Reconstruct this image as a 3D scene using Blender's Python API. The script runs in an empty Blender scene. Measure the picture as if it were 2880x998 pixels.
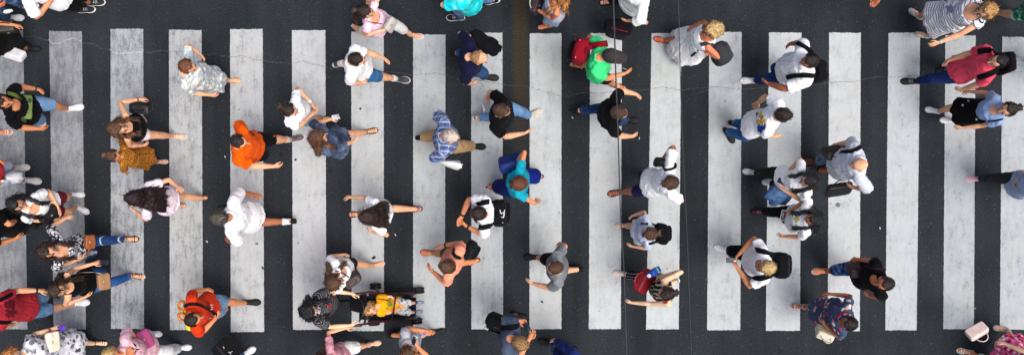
import bpy, bmesh, math, random
import numpy as np
from mathutils import Vector, Matrix, noise
from mathutils.bvhtree import BVHTree

random.seed(7)
H, S, CX, CY = 13.0, 194.0, 1440.0, 499.0      # camera height (m), photo pixels per metre on the ground, centre
V = Vector
UP = V((0, 0, 1))
R = math.radians
scene = bpy.context.scene
col = scene.collection


def at(u, v, z=0.0):
    """A photo pixel and a height give the point of the place they show."""
    k = (H - z) / H / S
    return V(((u - CX) * k, (CY - v) * k, z))


def adir(a):
    return V((math.cos(R(a)), math.sin(R(a)), 0))


def lin(c):
    c = c / 255.0
    return c / 12.92 if c <= .04045 else ((c + .055) / 1.055) ** 2.4


GAIN = 1.22


def rgb(c):
    if min(c) >= 244:
        return (.88, .88, .88, 1)
    return tuple(min(.9, lin(x) / GAIN) for x in c) + (1,)


# ---------------------------------------------------------------- materials
_mats = {}


def nodes_of(name):
    m = bpy.data.materials.new(name)
    m.use_nodes = True
    nt = m.node_tree
    b = nt.nodes['Principled BSDF']
    return m, nt, b


def N(nt, typ, **kw):
    n = nt.nodes.new(typ)
    for k, v in kw.items():
        if k in n.inputs.keys():
            n.inputs[k].default_value = v
        else:
            setattr(n, k, v)
    return n


def coords(nt, scale=(1, 1, 1), rot=(0, 0, 0), kind='Object'):
    t = N(nt, 'ShaderNodeTexCoord')
    mp = N(nt, 'ShaderNodeMapping')
    mp.inputs['Scale'].default_value = scale
    mp.inputs['Rotation'].default_value = rot
    nt.links.new(t.outputs[kind], mp.inputs['Vector'])
    return mp.outputs['Vector']


def ramp(nt, stops, mode='LINEAR'):
    r = N(nt, 'ShaderNodeValToRGB')
    r.color_ramp.interpolation = mode
    e = r.color_ramp.elements
    while len(e) < len(stops):
        e.new(.5)
    for i, (p, c) in enumerate(stops):
        e[i].position = p
        e[i].color = c
    return r


def mix(nt, fac, a, b, blend='MIX'):
    m = N(nt, 'ShaderNodeMix', data_type='RGBA', blend_type=blend)
    for sock, val in ((m.inputs[0], fac), (m.inputs[6], a), (m.inputs[7], b)):
        if isinstance(val, (int, float, tuple)):
            sock.default_value = val
        else:
            nt.links.new(val, sock)
    return m.outputs[2]


def bump(nt, b, height, strength, dist):
    bp = N(nt, 'ShaderNodeBump', Strength=strength, Distance=dist)
    nt.links.new(height, bp.inputs['Height'])
    nt.links.new(bp.outputs['Normal'], b.inputs['Normal'])


def plain(c, rough=.6, spec=.3, metal=0., name='plain'):
    key = ('plain', c, rough, spec, metal)
    if key not in _mats:
        m, nt, b = nodes_of(name)
        n = N(nt, 'ShaderNodeTexNoise', Scale=14., Detail=4.)
        nt.links.new(coords(nt), n.inputs['Vector'])
        k = rgb(c)
        r = ramp(nt, [(.3, tuple(x * .86 for x in k[:3]) + (1,)), (.7, tuple(min(.9, x * 1.1) for x in k[:3]) + (1,))])
        nt.links.new(n.outputs['Fac'], r.inputs['Fac'])
        nt.links.new(r.outputs['Color'], b.inputs['Base Color'])
        b.inputs['Roughness'].default_value = rough
        b.inputs['Specular IOR Level'].default_value = spec
        b.inputs['Metallic'].default_value = metal
        _mats[key] = m
    return _mats[key]


def cloth(c, pat=None):
    """Woven cloth: base colour plus an optional woven or printed pattern in the wearer's own frame."""
    key = ('cloth', c, repr(pat))
    if key in _mats:
        return _mats[key]
    m, nt, b = nodes_of('cloth')
    k = rgb(c)
    L = nt.links
    n = N(nt, 'ShaderNodeTexNoise', Scale=9., Detail=5., Roughness=.6)
    L.new(coords(nt), n.inputs['Vector'])
    dk = .95 if min(k[:3]) > .5 else .8
    r = ramp(nt, [(.3, tuple(x * dk for x in k[:3]) + (1,)), (.68, tuple(min(.9, x * 1.12) for x in k[:3]) + (1,))])
    L.new(n.outputs['Fac'], r.inputs['Fac'])
    out = r.outputs['Color']
    if pat:
        t = pat[0]
        if t == 'bands':                       # ('bands', axis, period m, share, colour)
            _, ax, per, share, c2 = pat
            sx = N(nt, 'ShaderNodeSeparateXYZ')
            wob = N(nt, 'ShaderNodeTexNoise', Scale=5.)
            L.new(coords(nt), wob.inputs['Vector'])
            L.new(coords(nt), sx.inputs[0])
            a = N(nt, 'ShaderNodeMath', operation='MULTIPLY_ADD')
            L.new(wob.outputs['Fac'], a.inputs[0])
            a.inputs[1].default_value = .03
            L.new(sx.outputs['XYZ'.index(ax)], a.inputs[2])
            d = N(nt, 'ShaderNodeMath', operation='DIVIDE')
            L.new(a.outputs[0], d.inputs[0]); d.inputs[1].default_value = per
            f = N(nt, 'ShaderNodeMath', operation='FRACT')
            L.new(d.outputs[0], f.inputs[0])
            g = N(nt, 'ShaderNodeMath', operation='LESS_THAN')
            L.new(f.outputs[0], g.inputs[0]); g.inputs[1].default_value = share
            out = mix(nt, g.outputs[0], out, rgb(c2))
        elif t == 'plaid':
            _, per, c2, c3 = pat
            for ax, w, cc in (('Y', .34, c2), ('Z', .34, c2), ('Y', .1, c3), ('Z', .1, c3)):
                sx = N(nt, 'ShaderNodeSeparateXYZ')
                L.new(coords(nt), sx.inputs[0])
                d = N(nt, 'ShaderNodeMath', operation='MULTIPLY_ADD')
                L.new(sx.outputs['XYZ'.index(ax)], d.inputs[0]); d.inputs[1].default_value = 1 / per; d.inputs[2].default_value = 0. if w > .2 else .45
                f = N(nt, 'ShaderNodeMath', operation='FRACT')
                L.new(d.outputs[0], f.inputs[0])
                g = N(nt, 'ShaderNodeMath', operation='LESS_THAN')
                L.new(f.outputs[0], g.inputs[0]); g.inputs[1].default_value = w
                h = N(nt, 'ShaderNodeMath', operation='MULTIPLY')
                L.new(g.outputs[0], h.inputs[0]); h.inputs[1].default_value = .55 if w > .2 else .8
                out = mix(nt, h.outputs[0], out, rgb(cc))
        elif t == 'blotch':                    # ('blotch', scale, size, [colours])
            _, sc, size, cs = pat
            warp = N(nt, 'ShaderNodeTexNoise', Scale=sc * 1.3, Detail=2.)
            L.new(coords(nt), warp.inputs['Vector'])
            ad = N(nt, 'ShaderNodeVectorMath', operation='MULTIPLY_ADD')
            L.new(warp.outputs['Color'], ad.inputs[0]); ad.inputs[1].default_value = (.9 / sc,) * 3
            L.new(coords(nt), ad.inputs[2])
            vo = N(nt, 'ShaderNodeTexVoronoi', Scale=sc)
            L.new(ad.outputs[0], vo.inputs['Vector'])
            st = [(i / len(cs), rgb(cc)) for i, cc in enumerate(cs)]
            rr = ramp(nt, st, 'CONSTANT')
            sp = N(nt, 'ShaderNodeSeparateColor')
            L.new(vo.outputs['Color'], sp.inputs[0])
            L.new(sp.outputs[0], rr.inputs['Fac'])
            g = N(nt, 'ShaderNodeMath', operation='LESS_THAN')
            L.new(vo.outputs['Distance'], g.inputs[0]); g.inputs[1].default_value = size
            out = mix(nt, g.outputs[0], out, rr.outputs['Color'])
        elif t == 'ring':                      # leopard spots
            _, sc, c2 = pat
            vo = N(nt, 'ShaderNodeTexVoronoi', Scale=sc)
            L.new(coords(nt), vo.inputs['Vector'])
            rr = ramp(nt, [(0, (0, 0, 0, 1)), (.22, (1, 1, 1, 1)), (.48, (0, 0, 0, 1))], 'CONSTANT')
            L.new(vo.outputs['Distance'], rr.inputs['Fac'])
            out = mix(nt, rr.outputs['Color'], out, rgb(c2))
        elif t == 'camo':                      # ('camo', scale, [colours])
            _, sc, cs = pat
            nn = N(nt, 'ShaderNodeTexNoise', Scale=sc, Detail=3.)
            L.new(coords(nt), nn.inputs['Vector'])
            st = [(.30 + .42 * i / len(cs), rgb(cc)) for i, cc in enumerate(cs)]
            rr = ramp(nt, st, 'CONSTANT')
            L.new(nn.outputs['Fac'], rr.inputs['Fac'])
            out = rr.outputs['Color']
        elif t == 'fade':                      # washed denim
            nn = N(nt, 'ShaderNodeTexNoise', Scale=5., Detail=6., Roughness=.7)
            L.new(coords(nt), nn.inputs['Vector'])
            rr = ramp(nt, [(.45, (0, 0, 0, 1)), (.72, (1, 1, 1, 1))])
            L.new(nn.outputs['Fac'], rr.inputs['Fac'])
            out = mix(nt, rr.outputs['Color'], out, rgb(pat[1]))
    L.new(out, b.inputs['Base Color'])
    b.inputs['Roughness'].default_value = .9
    b.inputs['Specular IOR Level'].default_value = .06
    b.inputs['Sheen Weight'].default_value = .02
    w = N(nt, 'ShaderNodeTexNoise', Scale=26., Detail=5., Roughness=.65, Distortion=.6)
    L.new(coords(nt, (1, 1, .45)), w.inputs['Vector'])
    bump(nt, b, w.outputs['Fac'], .35, .014)
    _mats[key] = m
    return m


def skin(c):
    key = ('skin', c)
    if key not in _mats:
        m, nt, b = nodes_of('skin')
        k = rgb(c)
        n = N(nt, 'ShaderNodeTexNoise', Scale=11., Detail=4.)
        nt.links.new(coords(nt), n.inputs['Vector'])
        r = ramp(nt, [(.3, (k[0] * .86, k[1] * .76, k[2] * .72, 1)), (.55, k), (.75, (min(.9, k[0] * 1.08), k[1] * 1.1, k[2] * 1.12, 1))])
        nt.links.new(n.outputs['Fac'], r.inputs['Fac'])
        nt.links.new(r.outputs['Color'], b.inputs['Base Color'])
        b.inputs['Roughness'].default_value = .58
        b.inputs['Specular IOR Level'].default_value = .25
        b.inputs['Subsurface Weight'].default_value = .0
        b.inputs['Subsurface Radius'].default_value = (.02, .008, .004)
        n2 = N(nt, 'ShaderNodeTexNoise', Scale=40., Detail=3.)
        nt.links.new(coords(nt), n2.inputs['Vector'])
        bump(nt, b, n2.outputs['Fac'], .2, .004)
        _mats[key] = m
    return _mats[key]


def hairmat(c, hi=None):
    key = ('hair', c, hi)
    if key not in _mats:
        m, nt, b = nodes_of('hair')
        k = rgb(c)
        hi2 = rgb(hi) if hi else tuple(min(.9, x * 2.1 + .006) for x in k[:3]) + (1,)
        tc = N(nt, 'ShaderNodeTexCoord')
        sp = N(nt, 'ShaderNodeSeparateXYZ')
        nt.links.new(tc.outputs['Object'], sp.inputs[0])
        a = N(nt, 'ShaderNodeMath', operation='ADD')
        nt.links.new(sp.outputs[0], a.inputs[0]); a.inputs[1].default_value = .035
        an = N(nt, 'ShaderNodeMath', operation='ARCTAN2')
        nt.links.new(sp.outputs[1], an.inputs[0]); nt.links.new(a.outputs[0], an.inputs[1])
        cb = N(nt, 'ShaderNodeCombineXYZ')
        s1 = N(nt, 'ShaderNodeMath', operation='MULTIPLY')
        nt.links.new(an.outputs[0], s1.inputs[0]); s1.inputs[1].default_value = 7.
        s2 = N(nt, 'ShaderNodeMath', operation='MULTIPLY')
        nt.links.new(sp.outputs[2], s2.inputs[0]); s2.inputs[1].default_value = 5.
        nt.links.new(s1.outputs[0], cb.inputs[0]); nt.links.new(s2.outputs[0], cb.inputs[1])
        n = N(nt, 'ShaderNodeTexNoise', Scale=1.6, Detail=6., Roughness=.75)
        nt.links.new(cb.outputs[0], n.inputs['Vector'])
        r = ramp(nt, [(.38, tuple(x * .35 for x in k[:3]) + (1,)), (.5, k), (.66, hi2)])
        nt.links.new(n.outputs['Fac'], r.inputs['Fac'])
        nt.links.new(r.outputs['Color'], b.inputs['Base Color'])
        b.inputs['Roughness'].default_value = .38
        b.inputs['Specular IOR Level'].default_value = .5
        bump(nt, b, n.outputs['Fac'], 1., .014)
        _mats[key] = m
    return _mats[key]


# ---------------------------------------------------------------- solid pieces (verts, faces)
def perp(t, ref):
    r = ref - t * ref.dot(t)
    if r.length < 1e-4:
        r = V((1, 0, 0)) - t * t.x
        if r.length < 1e-3:
            r = V((0, 1, 0)) - t * t.y
    return r.normalized()


def tube(path, rad, ref=None, n=10, cap=.75, flat0=None, flat1=None):
    """A closed tapering tube. rad: one (along ref, across) pair or number per point; ref: Vector or one per point."""
    path = [V(p) for p in path]
    m = len(path)
    rad = [(r, r) if isinstance(r, (int, float)) else r for r in rad]
    refs = ref if isinstance(ref, list) else [ref or V((.13, .21, .97))] * m
    rings, verts, faces = [], [], []

    def frame(i):
        t = (path[min(i + 1, m - 1)] - path[max(i - 1, 0)])
        t = t.normalized() if t.length > 1e-9 else UP.copy()
        a = perp(t, refs[i])
        return t, a, t.cross(a)

    def ring(c, a, b, ra, rb):
        i0 = len(verts)
        for j in range(n):
            th = 2 * math.pi * j / n
            verts.append(c + a * (ra * math.cos(th)) + b * (rb * math.sin(th)))
        rings.append(i0)

    k0 = cap if flat0 is None else flat0
    k1 = cap if flat1 is None else flat1
    t, a, b = frame(0)
    ra, rb = rad[0]
    rm = min(ra, rb)
    verts.append(path[0] - t * rm * k0)
    ring(path[0] - t * rm * k0 * .8, a, b, ra * .55, rb * .55)
    ring(path[0] - t * rm * k0 * .4, a, b, ra * .88, rb * .88)
    for i in range(m):
        t, a, b = frame(i)
        ring(path[i], a, b, *rad[i])
    ra, rb = rad[-1]
    rm = min(ra, rb)
    ring(path[-1] + t * rm * k1 * .4, a, b, ra * .88, rb * .88)
    ring(path[-1] + t * rm * k1 * .8, a, b, ra * .55, rb * .55)
    verts.append(path[-1] + t * rm * k1)
    e = len(verts) - 1
    for j in range(n):
        faces.append((0, rings[0] + (j + 1) % n, rings[0] + j))
        faces.append((e, rings[-1] + j, rings[-1] + (j + 1) % n))
    for q in range(len(rings) - 1):
        for j in range(n):
            faces.append((rings[q] + j, rings[q] + (j + 1) % n, rings[q + 1] + (j + 1) % n, rings[q + 1] + j))
    return verts, faces


def join(prims):
    vs, fs = [], []
    for v, f in prims:
        o = len(vs)
        vs.extend(v)
        fs.extend(tuple(i + o for i in q) for q in f)
    return vs, fs


def rbox(w, d, h, r=.03, seg=3, M=None, taper=1., puff=0.):
    """Rounded box w x d x h (x, y, z), base centred on the origin; taper narrows the top, puff swells the sides."""
    bm = bmesh.new()
    bmesh.ops.create_cube(bm, size=1)
    for v in bm.verts:
        v.co = V((v.co.x * w, v.co.y * d, v.co.z * h))
    bmesh.ops.bevel(bm, geom=bm.edges[:] , offset=min(r, .48 * min(w, d, h)), segments=seg, affect='EDGES', profile=.5)
    if puff:
        bmesh.ops.subdivide_edges(bm, edges=[e for e in bm.edges if e.calc_length() > .05], cuts=3, use_grid_fill=True)
    out = []
    for v in bm.verts:
        c = v.co
        t = c.z / h + .5
        k = 1 + (taper - 1) * t
        q = puff * math.cos(c.x / w * math.pi) * math.cos(c.z / h * math.pi) if puff else 0
        p = V((c.x * k, c.y * k + math.copysign(q, c.y) * (1 if abs(c.y) > .2 * d else 0), c.z + h / 2))
        out.append(p)
    bm.verts.ensure_lookup_table()
    faces = [tuple(v.index for v in f.verts) for f in bm.faces]
    bm.free()
    if M:
        out = [M @ p for p in out]
    return out, faces


def yawm(a, loc=(0, 0, 0), tilt=0, roll=0):
    return Matrix.Translation(V(loc)) @ Matrix.Rotation(R(a), 4, 'Z') @ Matrix.Rotation(R(tilt), 4, 'Y') @ Matrix.Rotation(R(roll), 4, 'X')


# ---------------------------------------------------------------- objects
def make(name, vf, mat, parent=None, M=None, smooth=True):
    """Link a mesh given in world points; M is the object's own frame."""
    vs, fs = vf
    M = M or Matrix.Identity(4)
    inv = M.inverted()
    me = bpy.data.meshes.new(name)
    me.from_pydata([tuple(inv @ V(p)) for p in vs], [], fs)
    me.materials.append(mat)
    if smooth:
        me.polygons.foreach_set('use_smooth', [True] * len(me.polygons))
    me.update()
    o = bpy.data.objects.new(name, me)
    col.objects.link(o)
    if parent is not None:
        o.parent = parent
        o.matrix_local = world_of(parent).inverted() @ M
    else:
        o.matrix_world = M
    _world[o.name] = M.copy()
    return o


_world = {}


def world_of(o):
    return _world[o.name]


def root(name, M, label, cat, group=None):
    o = bpy.data.objects.new(name, None)
    o.empty_display_size = .1
    col.objects.link(o)
    o.matrix_world = M
    _world[o.name] = M.copy()
    return tag(o, label, cat, group)


def tag(o, label, cat, group=None):
    o['label'] = label
    o['category'] = cat
    if group:
        o['group'] = group
    return o


def structure(o):
    o['kind'] = 'structure'
    return o


# remeshing: many pieces -> one continuous skin, all in one evaluation
_jobs = []


def remesh_job(prims, voxel, smooth=2):
    vs, fs = join(prims)
    me = bpy.data.meshes.new('raw')
    me.from_pydata([tuple(v) for v in vs], [], fs)
    o = bpy.data.objects.new('raw', me)
    col.objects.link(o)
    md = o.modifiers.new('r', 'REMESH')
    md.mode = 'VOXEL'
    md.voxel_size = voxel
    md.adaptivity = 0
    if smooth:
        s = o.modifiers.new('s', 'SMOOTH')
        s.factor = .5
        s.iterations = smooth
    _jobs.append(o)
    return len(_jobs) - 1


_res = {}


def run_jobs():
    dg = bpy.context.evaluated_depsgraph_get()
    dg.update()
    for i, o in enumerate(_jobs):
        if i in _res:
            continue
        ev = o.evaluated_get(dg)
        me = ev.to_mesh()
        nv = len(me.vertices)
        co = np.empty(nv * 3, 'f'); me.vertices.foreach_get('co', co)
        no = np.empty(nv * 3, 'f'); me.vertices.foreach_get('normal', no)
        fs = [tuple(p.vertices) for p in me.polygons]
        _res[i] = (co.reshape(-1, 3), no.reshape(-1, 3), fs)
        ev.to_mesh_clear()
    for o in _jobs:
        if o:
            me = o.data
            bpy.data.objects.remove(o)
            bpy.data.meshes.remove(me)
    for i in range(len(_jobs)):
        _jobs[i] = None
# ---------------------------------------------------------------- people
SK = dict(tan=(228, 152, 106), fair=(244, 184, 144), light=(248, 204, 166), red=(226, 138, 100), brown=(178, 112, 80), deep=(150, 92, 66))
HC = dict(black=(16, 15, 18), dark=(42, 30, 23), brown=(84, 56, 38), auburn=(122, 74, 46), reddark=(56, 26, 20), blond=(222, 184, 118),
          ginger=(196, 128, 66), grey=(84, 78, 70), white=(232, 214, 196), sandy=(168, 128, 84), gold=(206, 152, 92), burgundy=(34, 14, 16))
PEOPLE = {}


def ik(a, b, l1, l2, pole):
    d = b - a
    D = d.length
    mx = (l1 + l2) * .998
    if D > mx:
        b = a + d * (mx / D)
        d = b - a
        D = mx
    D = max(D, abs(l1 - l2) + .02)
    dn = d.normalized()
    x = (l1 * l1 - l2 * l2 + D * D) / (2 * D)
    y = math.sqrt(max(0, l1 * l1 - x * x))
    return a + dn * x + perp(dn, pole) * y, b


def on_ray(u, v, s, reach):
    """Lowest point of the sight line within reach of the shoulder s; else the nearest point."""
    best, bz = 9, 1.
    z = .35
    while z < 1.7:
        d = (at(u, v, z) - s).length
        if d <= reach:
            return at(u, v, z)
        if d < best:
            best, bz = d, z
        z += .01
    p = at(u, v, bz)
    return s + (p - s) * min(1, reach / best)


def skeleton(p):
    """Joints of one walker, in metres, from where the photo shows head, shoulders, hands and shoes."""
    h = p['h']
    s = h / 1.75
    male = p['sex'] == 'm'
    J = {}
    face, yaw = p['face'], p.get('yaw', p['face'])
    F, Lt = adir(yaw), adir(yaw + 90)
    Hc = at(*p['head'], h - .115 * (1 if h > 1.45 else .95))
    Sc = at(*p['sh'], .815 * h)
    # feet
    feet = {}
    for k in ('fl', 'fr'):
        f = p.get(k)
        if f:
            a = f[2] if len(f) > 2 else yaw
            feet[k] = dict(c=at(f[0], f[1], .03), a=a, pitch=f[3] if len(f) > 3 else None)
    if 'pel' in p:
        pel = at(*p['pel'], .53 * h)
    else:
        if len(feet) == 2:
            mid = (feet['fl']['c'] + feet['fr']['c']) / 2
            pel = V(((mid.x + Sc.x) / 2, (mid.y + Sc.y) / 2, 0))
        else:
            pel = V((Sc.x, Sc.y, 0)) - F * .02
    pel.z = .525 * h
    for k, sg in (('fl', 1), ('fr', -1)):
        if k not in feet:
            ok = 'fr' if k == 'fl' else 'fl'
            if ok in feet:
                along = (feet[ok]['c'] - pel).dot(F)
                c = pel + Lt * (sg * .085 * s) - F * max(-.33 * s, min(.33 * s, along * .8))
            else:
                c = pel + Lt * (sg * .09 * s) + F * (sg * .12 * s)
            feet[k] = dict(c=V((c.x, c.y, .03)), a=yaw, pitch=None)
    for k in feet:
        f = feet[k]
        along = (f['c'] - pel).dot(F)
        if f['pitch'] is None:
            f['pitch'] = 38 if along < -.24 * s else (-8 if along > .42 * s else 0)
    hl, hr = pel + Lt * .092 * s, pel - Lt * .092 * s
    l1, l2 = .243 * h, .238 * h
    for k, hip in (('fl', hl), ('fr', hr)):
        f = feet[k]
        fd = adir(f['a'])
        ps = R(f['pitch'])
        fs = s * (1 if male else .93)
        toe = f['c'] + fd * .13 * fs
        toe.z = 0
        if ps > 0:       # heel off the ground
            ank = toe - fd * (.2 * fs * math.cos(ps)) + UP * (.2 * fs * math.sin(ps)) + UP * (.085 * fs * math.cos(ps)) + fd * (.085 * fs * math.sin(ps))
        else:
            ank = f['c'] - fd * .07 * fs
            ank.z = .09 * fs
        f['fd'], f['ank'], f['fs'], f['toe'] = fd, ank, fs, toe
    zt = pel.z
    for k, off in (('fl', Lt * .092 * s), ('fr', -Lt * .092 * s)):
        d = feet[k]['ank'] - (pel + off)
        dxy = math.hypot(d.x, d.y)
        L = (l1 + l2) * .995
        dxy = min(dxy, L * .8)
        zt = min(zt, feet[k]['ank'].z + math.sqrt(L * L - dxy * dxy) + .02)
    pel.z = max(zt, .40 * h)
    hl, hr = pel + Lt * .092 * s - UP * .02, pel - Lt * .092 * s - UP * .02
    for k, hip, nm in (('fl', hl, 'l'), ('fr', hr, 'r')):
        f = feet[k]
        f['hip'] = hip
        d = f['ank'] - hip
        if d.length > (l1 + l2):       # shoe out of reach: bring the heel up until the leg reaches it
            q = hip + d * ((l1 + l2) * .998 / d.length)
            f['c'] += V((q.x - f['ank'].x, q.y - f['ank'].y, 0))
            f['toe'] += V((q.x - f['ank'].x, q.y - f['ank'].y, 0))
            f['ank'] = q
        f['knee'], f['ank'] = ik(hip, f['ank'], l1, l2, f['fd'] + F * .6 + UP * .1)
    sw = (.180 if male else .157) * s * p.get('broad', 1)
    J['sl'], J['sr'] = Sc + Lt * sw, Sc - Lt * sw
    a1, a2 = .168 * h, .15 * h
    arms = {}
    for k, sh, sg in (('L', J['sl'], 1), ('R', J['sr'], -1)):
        t = p.get(k)
        out = Lt * sg
        if t is None:
            P = pel + out * (.22 * s) + F * (.02 - sg * .05) * s
            P.z = pel.z - .02
        elif len(t) == 3:
            P = at(*t)
        else:
            P = on_ray(t[0], t[1], sh, (a1 + a2 + .075 * s) * p.get('k' + k, .95))
        pole = -F * .8 + out * .45 - UP * .35
        if k + 'e' in p and p[k + 'e']:
            e = p[k + 'e']
            ax = (P - sh).normalized()
            b0 = perp(ax, V((.3, .2, 1)))
            b1 = ax.cross(b0)
            best = 1e9
            for i in range(72):
                c_, s_ = math.cos(i * math.pi / 36), math.sin(i * math.pi / 36)
                el, _w = ik(sh, P - ax * .075 * s, a1, a2, b0 * c_ + b1 * s_)
                kk = (H - el.z) / H / S
                d_ = math.hypot(el.x / kk + CX - e[0], CY - el.y / kk - e[1]) + max(0, el.z - sh.z) * 120
                if d_ < best:
                    best, pole = d_, b0 * c_ + b1 * s_
        hd = (P - sh).normalized()
        for _ in range(3):
            el, wr = ik(sh, P - hd * .075 * s, a1, a2, pole)
            hd = (wr - el).normalized()
        arms[k] = dict(s=sh, e=el, w=wr, d=hd, out=out, P=wr + hd * .075 * s)
    hp = p.get('nod', 14)
    ff = adir(face)
    dc = V((CX - p['head'][0], p['head'][1] - CY, 0))
    if dc.length > 420 and dc.normalized().dot(ff) > .5:
        hp = min(hp, p.get('lift', 20 - dc.length / 60))
    else:
        hp = hp * .75
    hf = (ff * math.cos(R(hp)) - UP * math.sin(R(hp))).normalized()
    hl_ = adir(face + 90)
    hu = hf.cross(hl_).normalized()
    Hs = p.get('hs', 1.0) * (1.0 if h > 1.45 else .94)
    Mh = Matrix((hf, hl_, hu)).transposed().to_4x4()
    Mh = Matrix.Translation(Hc) @ Mh @ Matrix.Scale(Hs, 4)
    J.update(h=h, s=s, male=male, F=F, Lt=Lt, Hc=Hc, Sc=Sc, pel=pel, feet=feet, arms=arms, Mh=Mh, yaw=yaw, Hs=Hs, sw=sw)
    return J


def torso(J, off=0., z0=None, top=1.0, belly=0., flare=0., bust=0., loose=1.):
    """Rings from the hem to the neck: list of (point, half width, half depth)."""
    s, pel, Sc, F = J['s'], J['pel'], J['Sc'], J['F']
    m = J['male']
    Nk = Sc + UP * .055 * s
    prof = [(-.17, .150, .108), (-.05, .168 if not m else .162, .118), (.12, .158 if not m else .156, .115), (.34, .128 if not m else .150, .100),
            (.55, .138 if not m else .160, .108), (.74, .150 if not m else .174, .112), (.88, .150 if not m else .172, .098),
            (.97, .118 if not m else .135, .080), (1.04, .075, .066), (1.12, .058, .058)]
    w = J['p'].get('wide', 1.)
    out = []
    ax = Nk - pel
    for t, a, b in prof:
        if t > top + .13:
            break
        fw = 0.
        if .15 < t < .6:
            fw = belly * math.sin((t - .15) / .45 * math.pi)
        if not m and .5 < t < .8:
            fw += bust
        c = pel + ax * (t if t < 1 else 1) + (UP * .07 * s * (t - 1) / .12 if t > 1 else V())
        kw = w if t < .9 else 1 + (w - 1) * .4
        out.append((c + F * (.5 * fw), a * s * kw * (loose if t < .86 else 1) + off + (flare * max(0, .5 - t)), b * s * kw * (loose if t < .86 else 1) + off + .5 * fw + flare * max(0, .5 - t)))
    if z0 is not None:
        out = [r for r in out if r[0].z > z0 + .01]
        c, a, b = out[0]
        k = (z0 - pel.z) / (Sc.z - pel.z)
        q = pel + ax * k
        q.z = z0
        out.insert(0, (q, a + flare * .1, b + flare * .1))
    return out


def loft(J, rings, n=18, flat0=.15, flat1=.5):
    return tube([r[0] for r in rings], [(r[1], r[2]) for r in rings], J['Lt'], n=n, flat0=flat0, flat1=flat1)


def lerp(a, b, t):
    return a + (b - a) * t


def along(a, m, b, t):
    """Point at share t of the bent limb a-m-b."""
    d1, d2 = (m - a).length, (b - m).length
    q = t * (d1 + d2)
    return lerp(a, m, q / d1) if q <= d1 else lerp(m, b, (q - d1) / d2)


def limb(a, m, b, t0, t1, rads, n=12, ref=None, f0=.3, f1=.3):
    """Tube following a bent limb from share t0 to t1; rads are (share, radius) stops."""
    ts = sorted({t0, t1} | {x for x, _ in rads if t0 < x < t1} | {x for x in ((m - a).length / ((m - a).length + (b - m).length),) if t0 < x < t1})
    def rr(t):
        for (x0, r0), (x1, r1) in zip(rads, rads[1:]):
            if t <= x1:
                return r0 + (r1 - r0) * max(0, (t - x0)) / (x1 - x0)
        return rads[-1][1]
    return tube([along(a, m, b, t) for t in ts], [rr(t) for t in ts], ref, n=n, flat0=f0, flat1=f1)


def head_prims(Mh):
    P = lambda x, y, z: Mh @ V((x, y, z))
    k = Mh.to_scale().x
    ly = (Mh.to_3x3() @ V((0, 1, 0))).normalized()
    prof = [(-.113, .058, .022, .020), (-.098, .046, .040, .040), (-.062, .022, .060, .074), (-.02, .004, .069, .092), (.03, -.004, .075, .099),
            (.066, -.008, .070, .091), (.094, -.010, .052, .068), (.111, -.010, .026, .036)]
    out = [tube([P(x, 0, z) for z, x, a, b in prof], [(a * k, b * k) for z, x, a, b in prof], ly, n=16, cap=.5)]
    out.append(tube([P(.088, 0, .03), P(.104, 0, .0), P(.116, 0, -.024), P(.1, 0, -.034)], [.009 * k, .011 * k, .015 * k, .013 * k], n=8))
    for sg in (1, -1):
        out.append(tube([P(-.004, sg * .076, .028), P(-.012, sg * .088, .008), P(0, sg * .078, -.028)], [(.012 * k, .016 * k), (.012 * k, .022 * k), (.009 * k, .012 * k)], ly, n=8))
    return out


def hand_frames(J, A):
    d, s = A['d'], J['s']
    w = perp(d, J['F'] * .7 - A['out'] * .45 + UP * .25)     # thumb side
    nrm = d.cross(w)
    if nrm.dot(A['out']) > 0:
        nrm = -nrm                                           # palm side, towards the body
    return d, w, nrm, s * (1. if J['male'] else .9)


def fingers(J, A, curl):
    d, w, n, k = hand_frames(J, A)
    out = []
    base = A['w'] + d * .088 * k
    for off, ln in ((.030, .070), (.011, .080), (-.009, .075), (-.028, .060)):
        p0 = base + w * off * k - d * .018 * k
        ds = [R(curl * .5), R(curl * 1.25), R(curl * 2.)]
        p = base + w * off * k
        pts, q = [p0, p], p
        for a, l in zip(ds, (.42, .33, .25)):
            q = q + (d * math.cos(a) + n * math.sin(a) + w * off * 1.2) * ln * l * k
            pts.append(q)
        out.append(tube(pts, [.0095 * k, .0098 * k, .009 * k, .0082 * k, .0068 * k], w, n=6))
    t0 = A['w'] + d * .03 * k + w * .024 * k
    t1 = t0 + (w * .8 + d * .6 + n * .25).normalized() * .038 * k
    t2 = t1 + (d * .93 + w * .2 + n * .35).normalized() * .034 * k
    t3 = t2 + (d * .9 - w * .1 + n * .45).normalized() * .024 * k
    out.append(tube([t0, t1, t2, t3], [.013 * k, .0115 * k, .0095 * k, .0075 * k], n=6))
    return out


def foot_M(f):
    fd = f['fd']
    lt = adir(f['a'] + 90)
    p = R(max(0, f['pitch']))
    x = fd * math.cos(p) - UP * math.sin(p)
    z = fd * math.sin(p) + UP * math.cos(p)
    M = Matrix((x, lt, z)).transposed().to_4x4()
    return Matrix.Translation(f['toe']) @ M @ Matrix.Translation(V((-.13 * f['fs'], 0, .0))) @ Matrix.Scale(f['fs'], 4)


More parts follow.
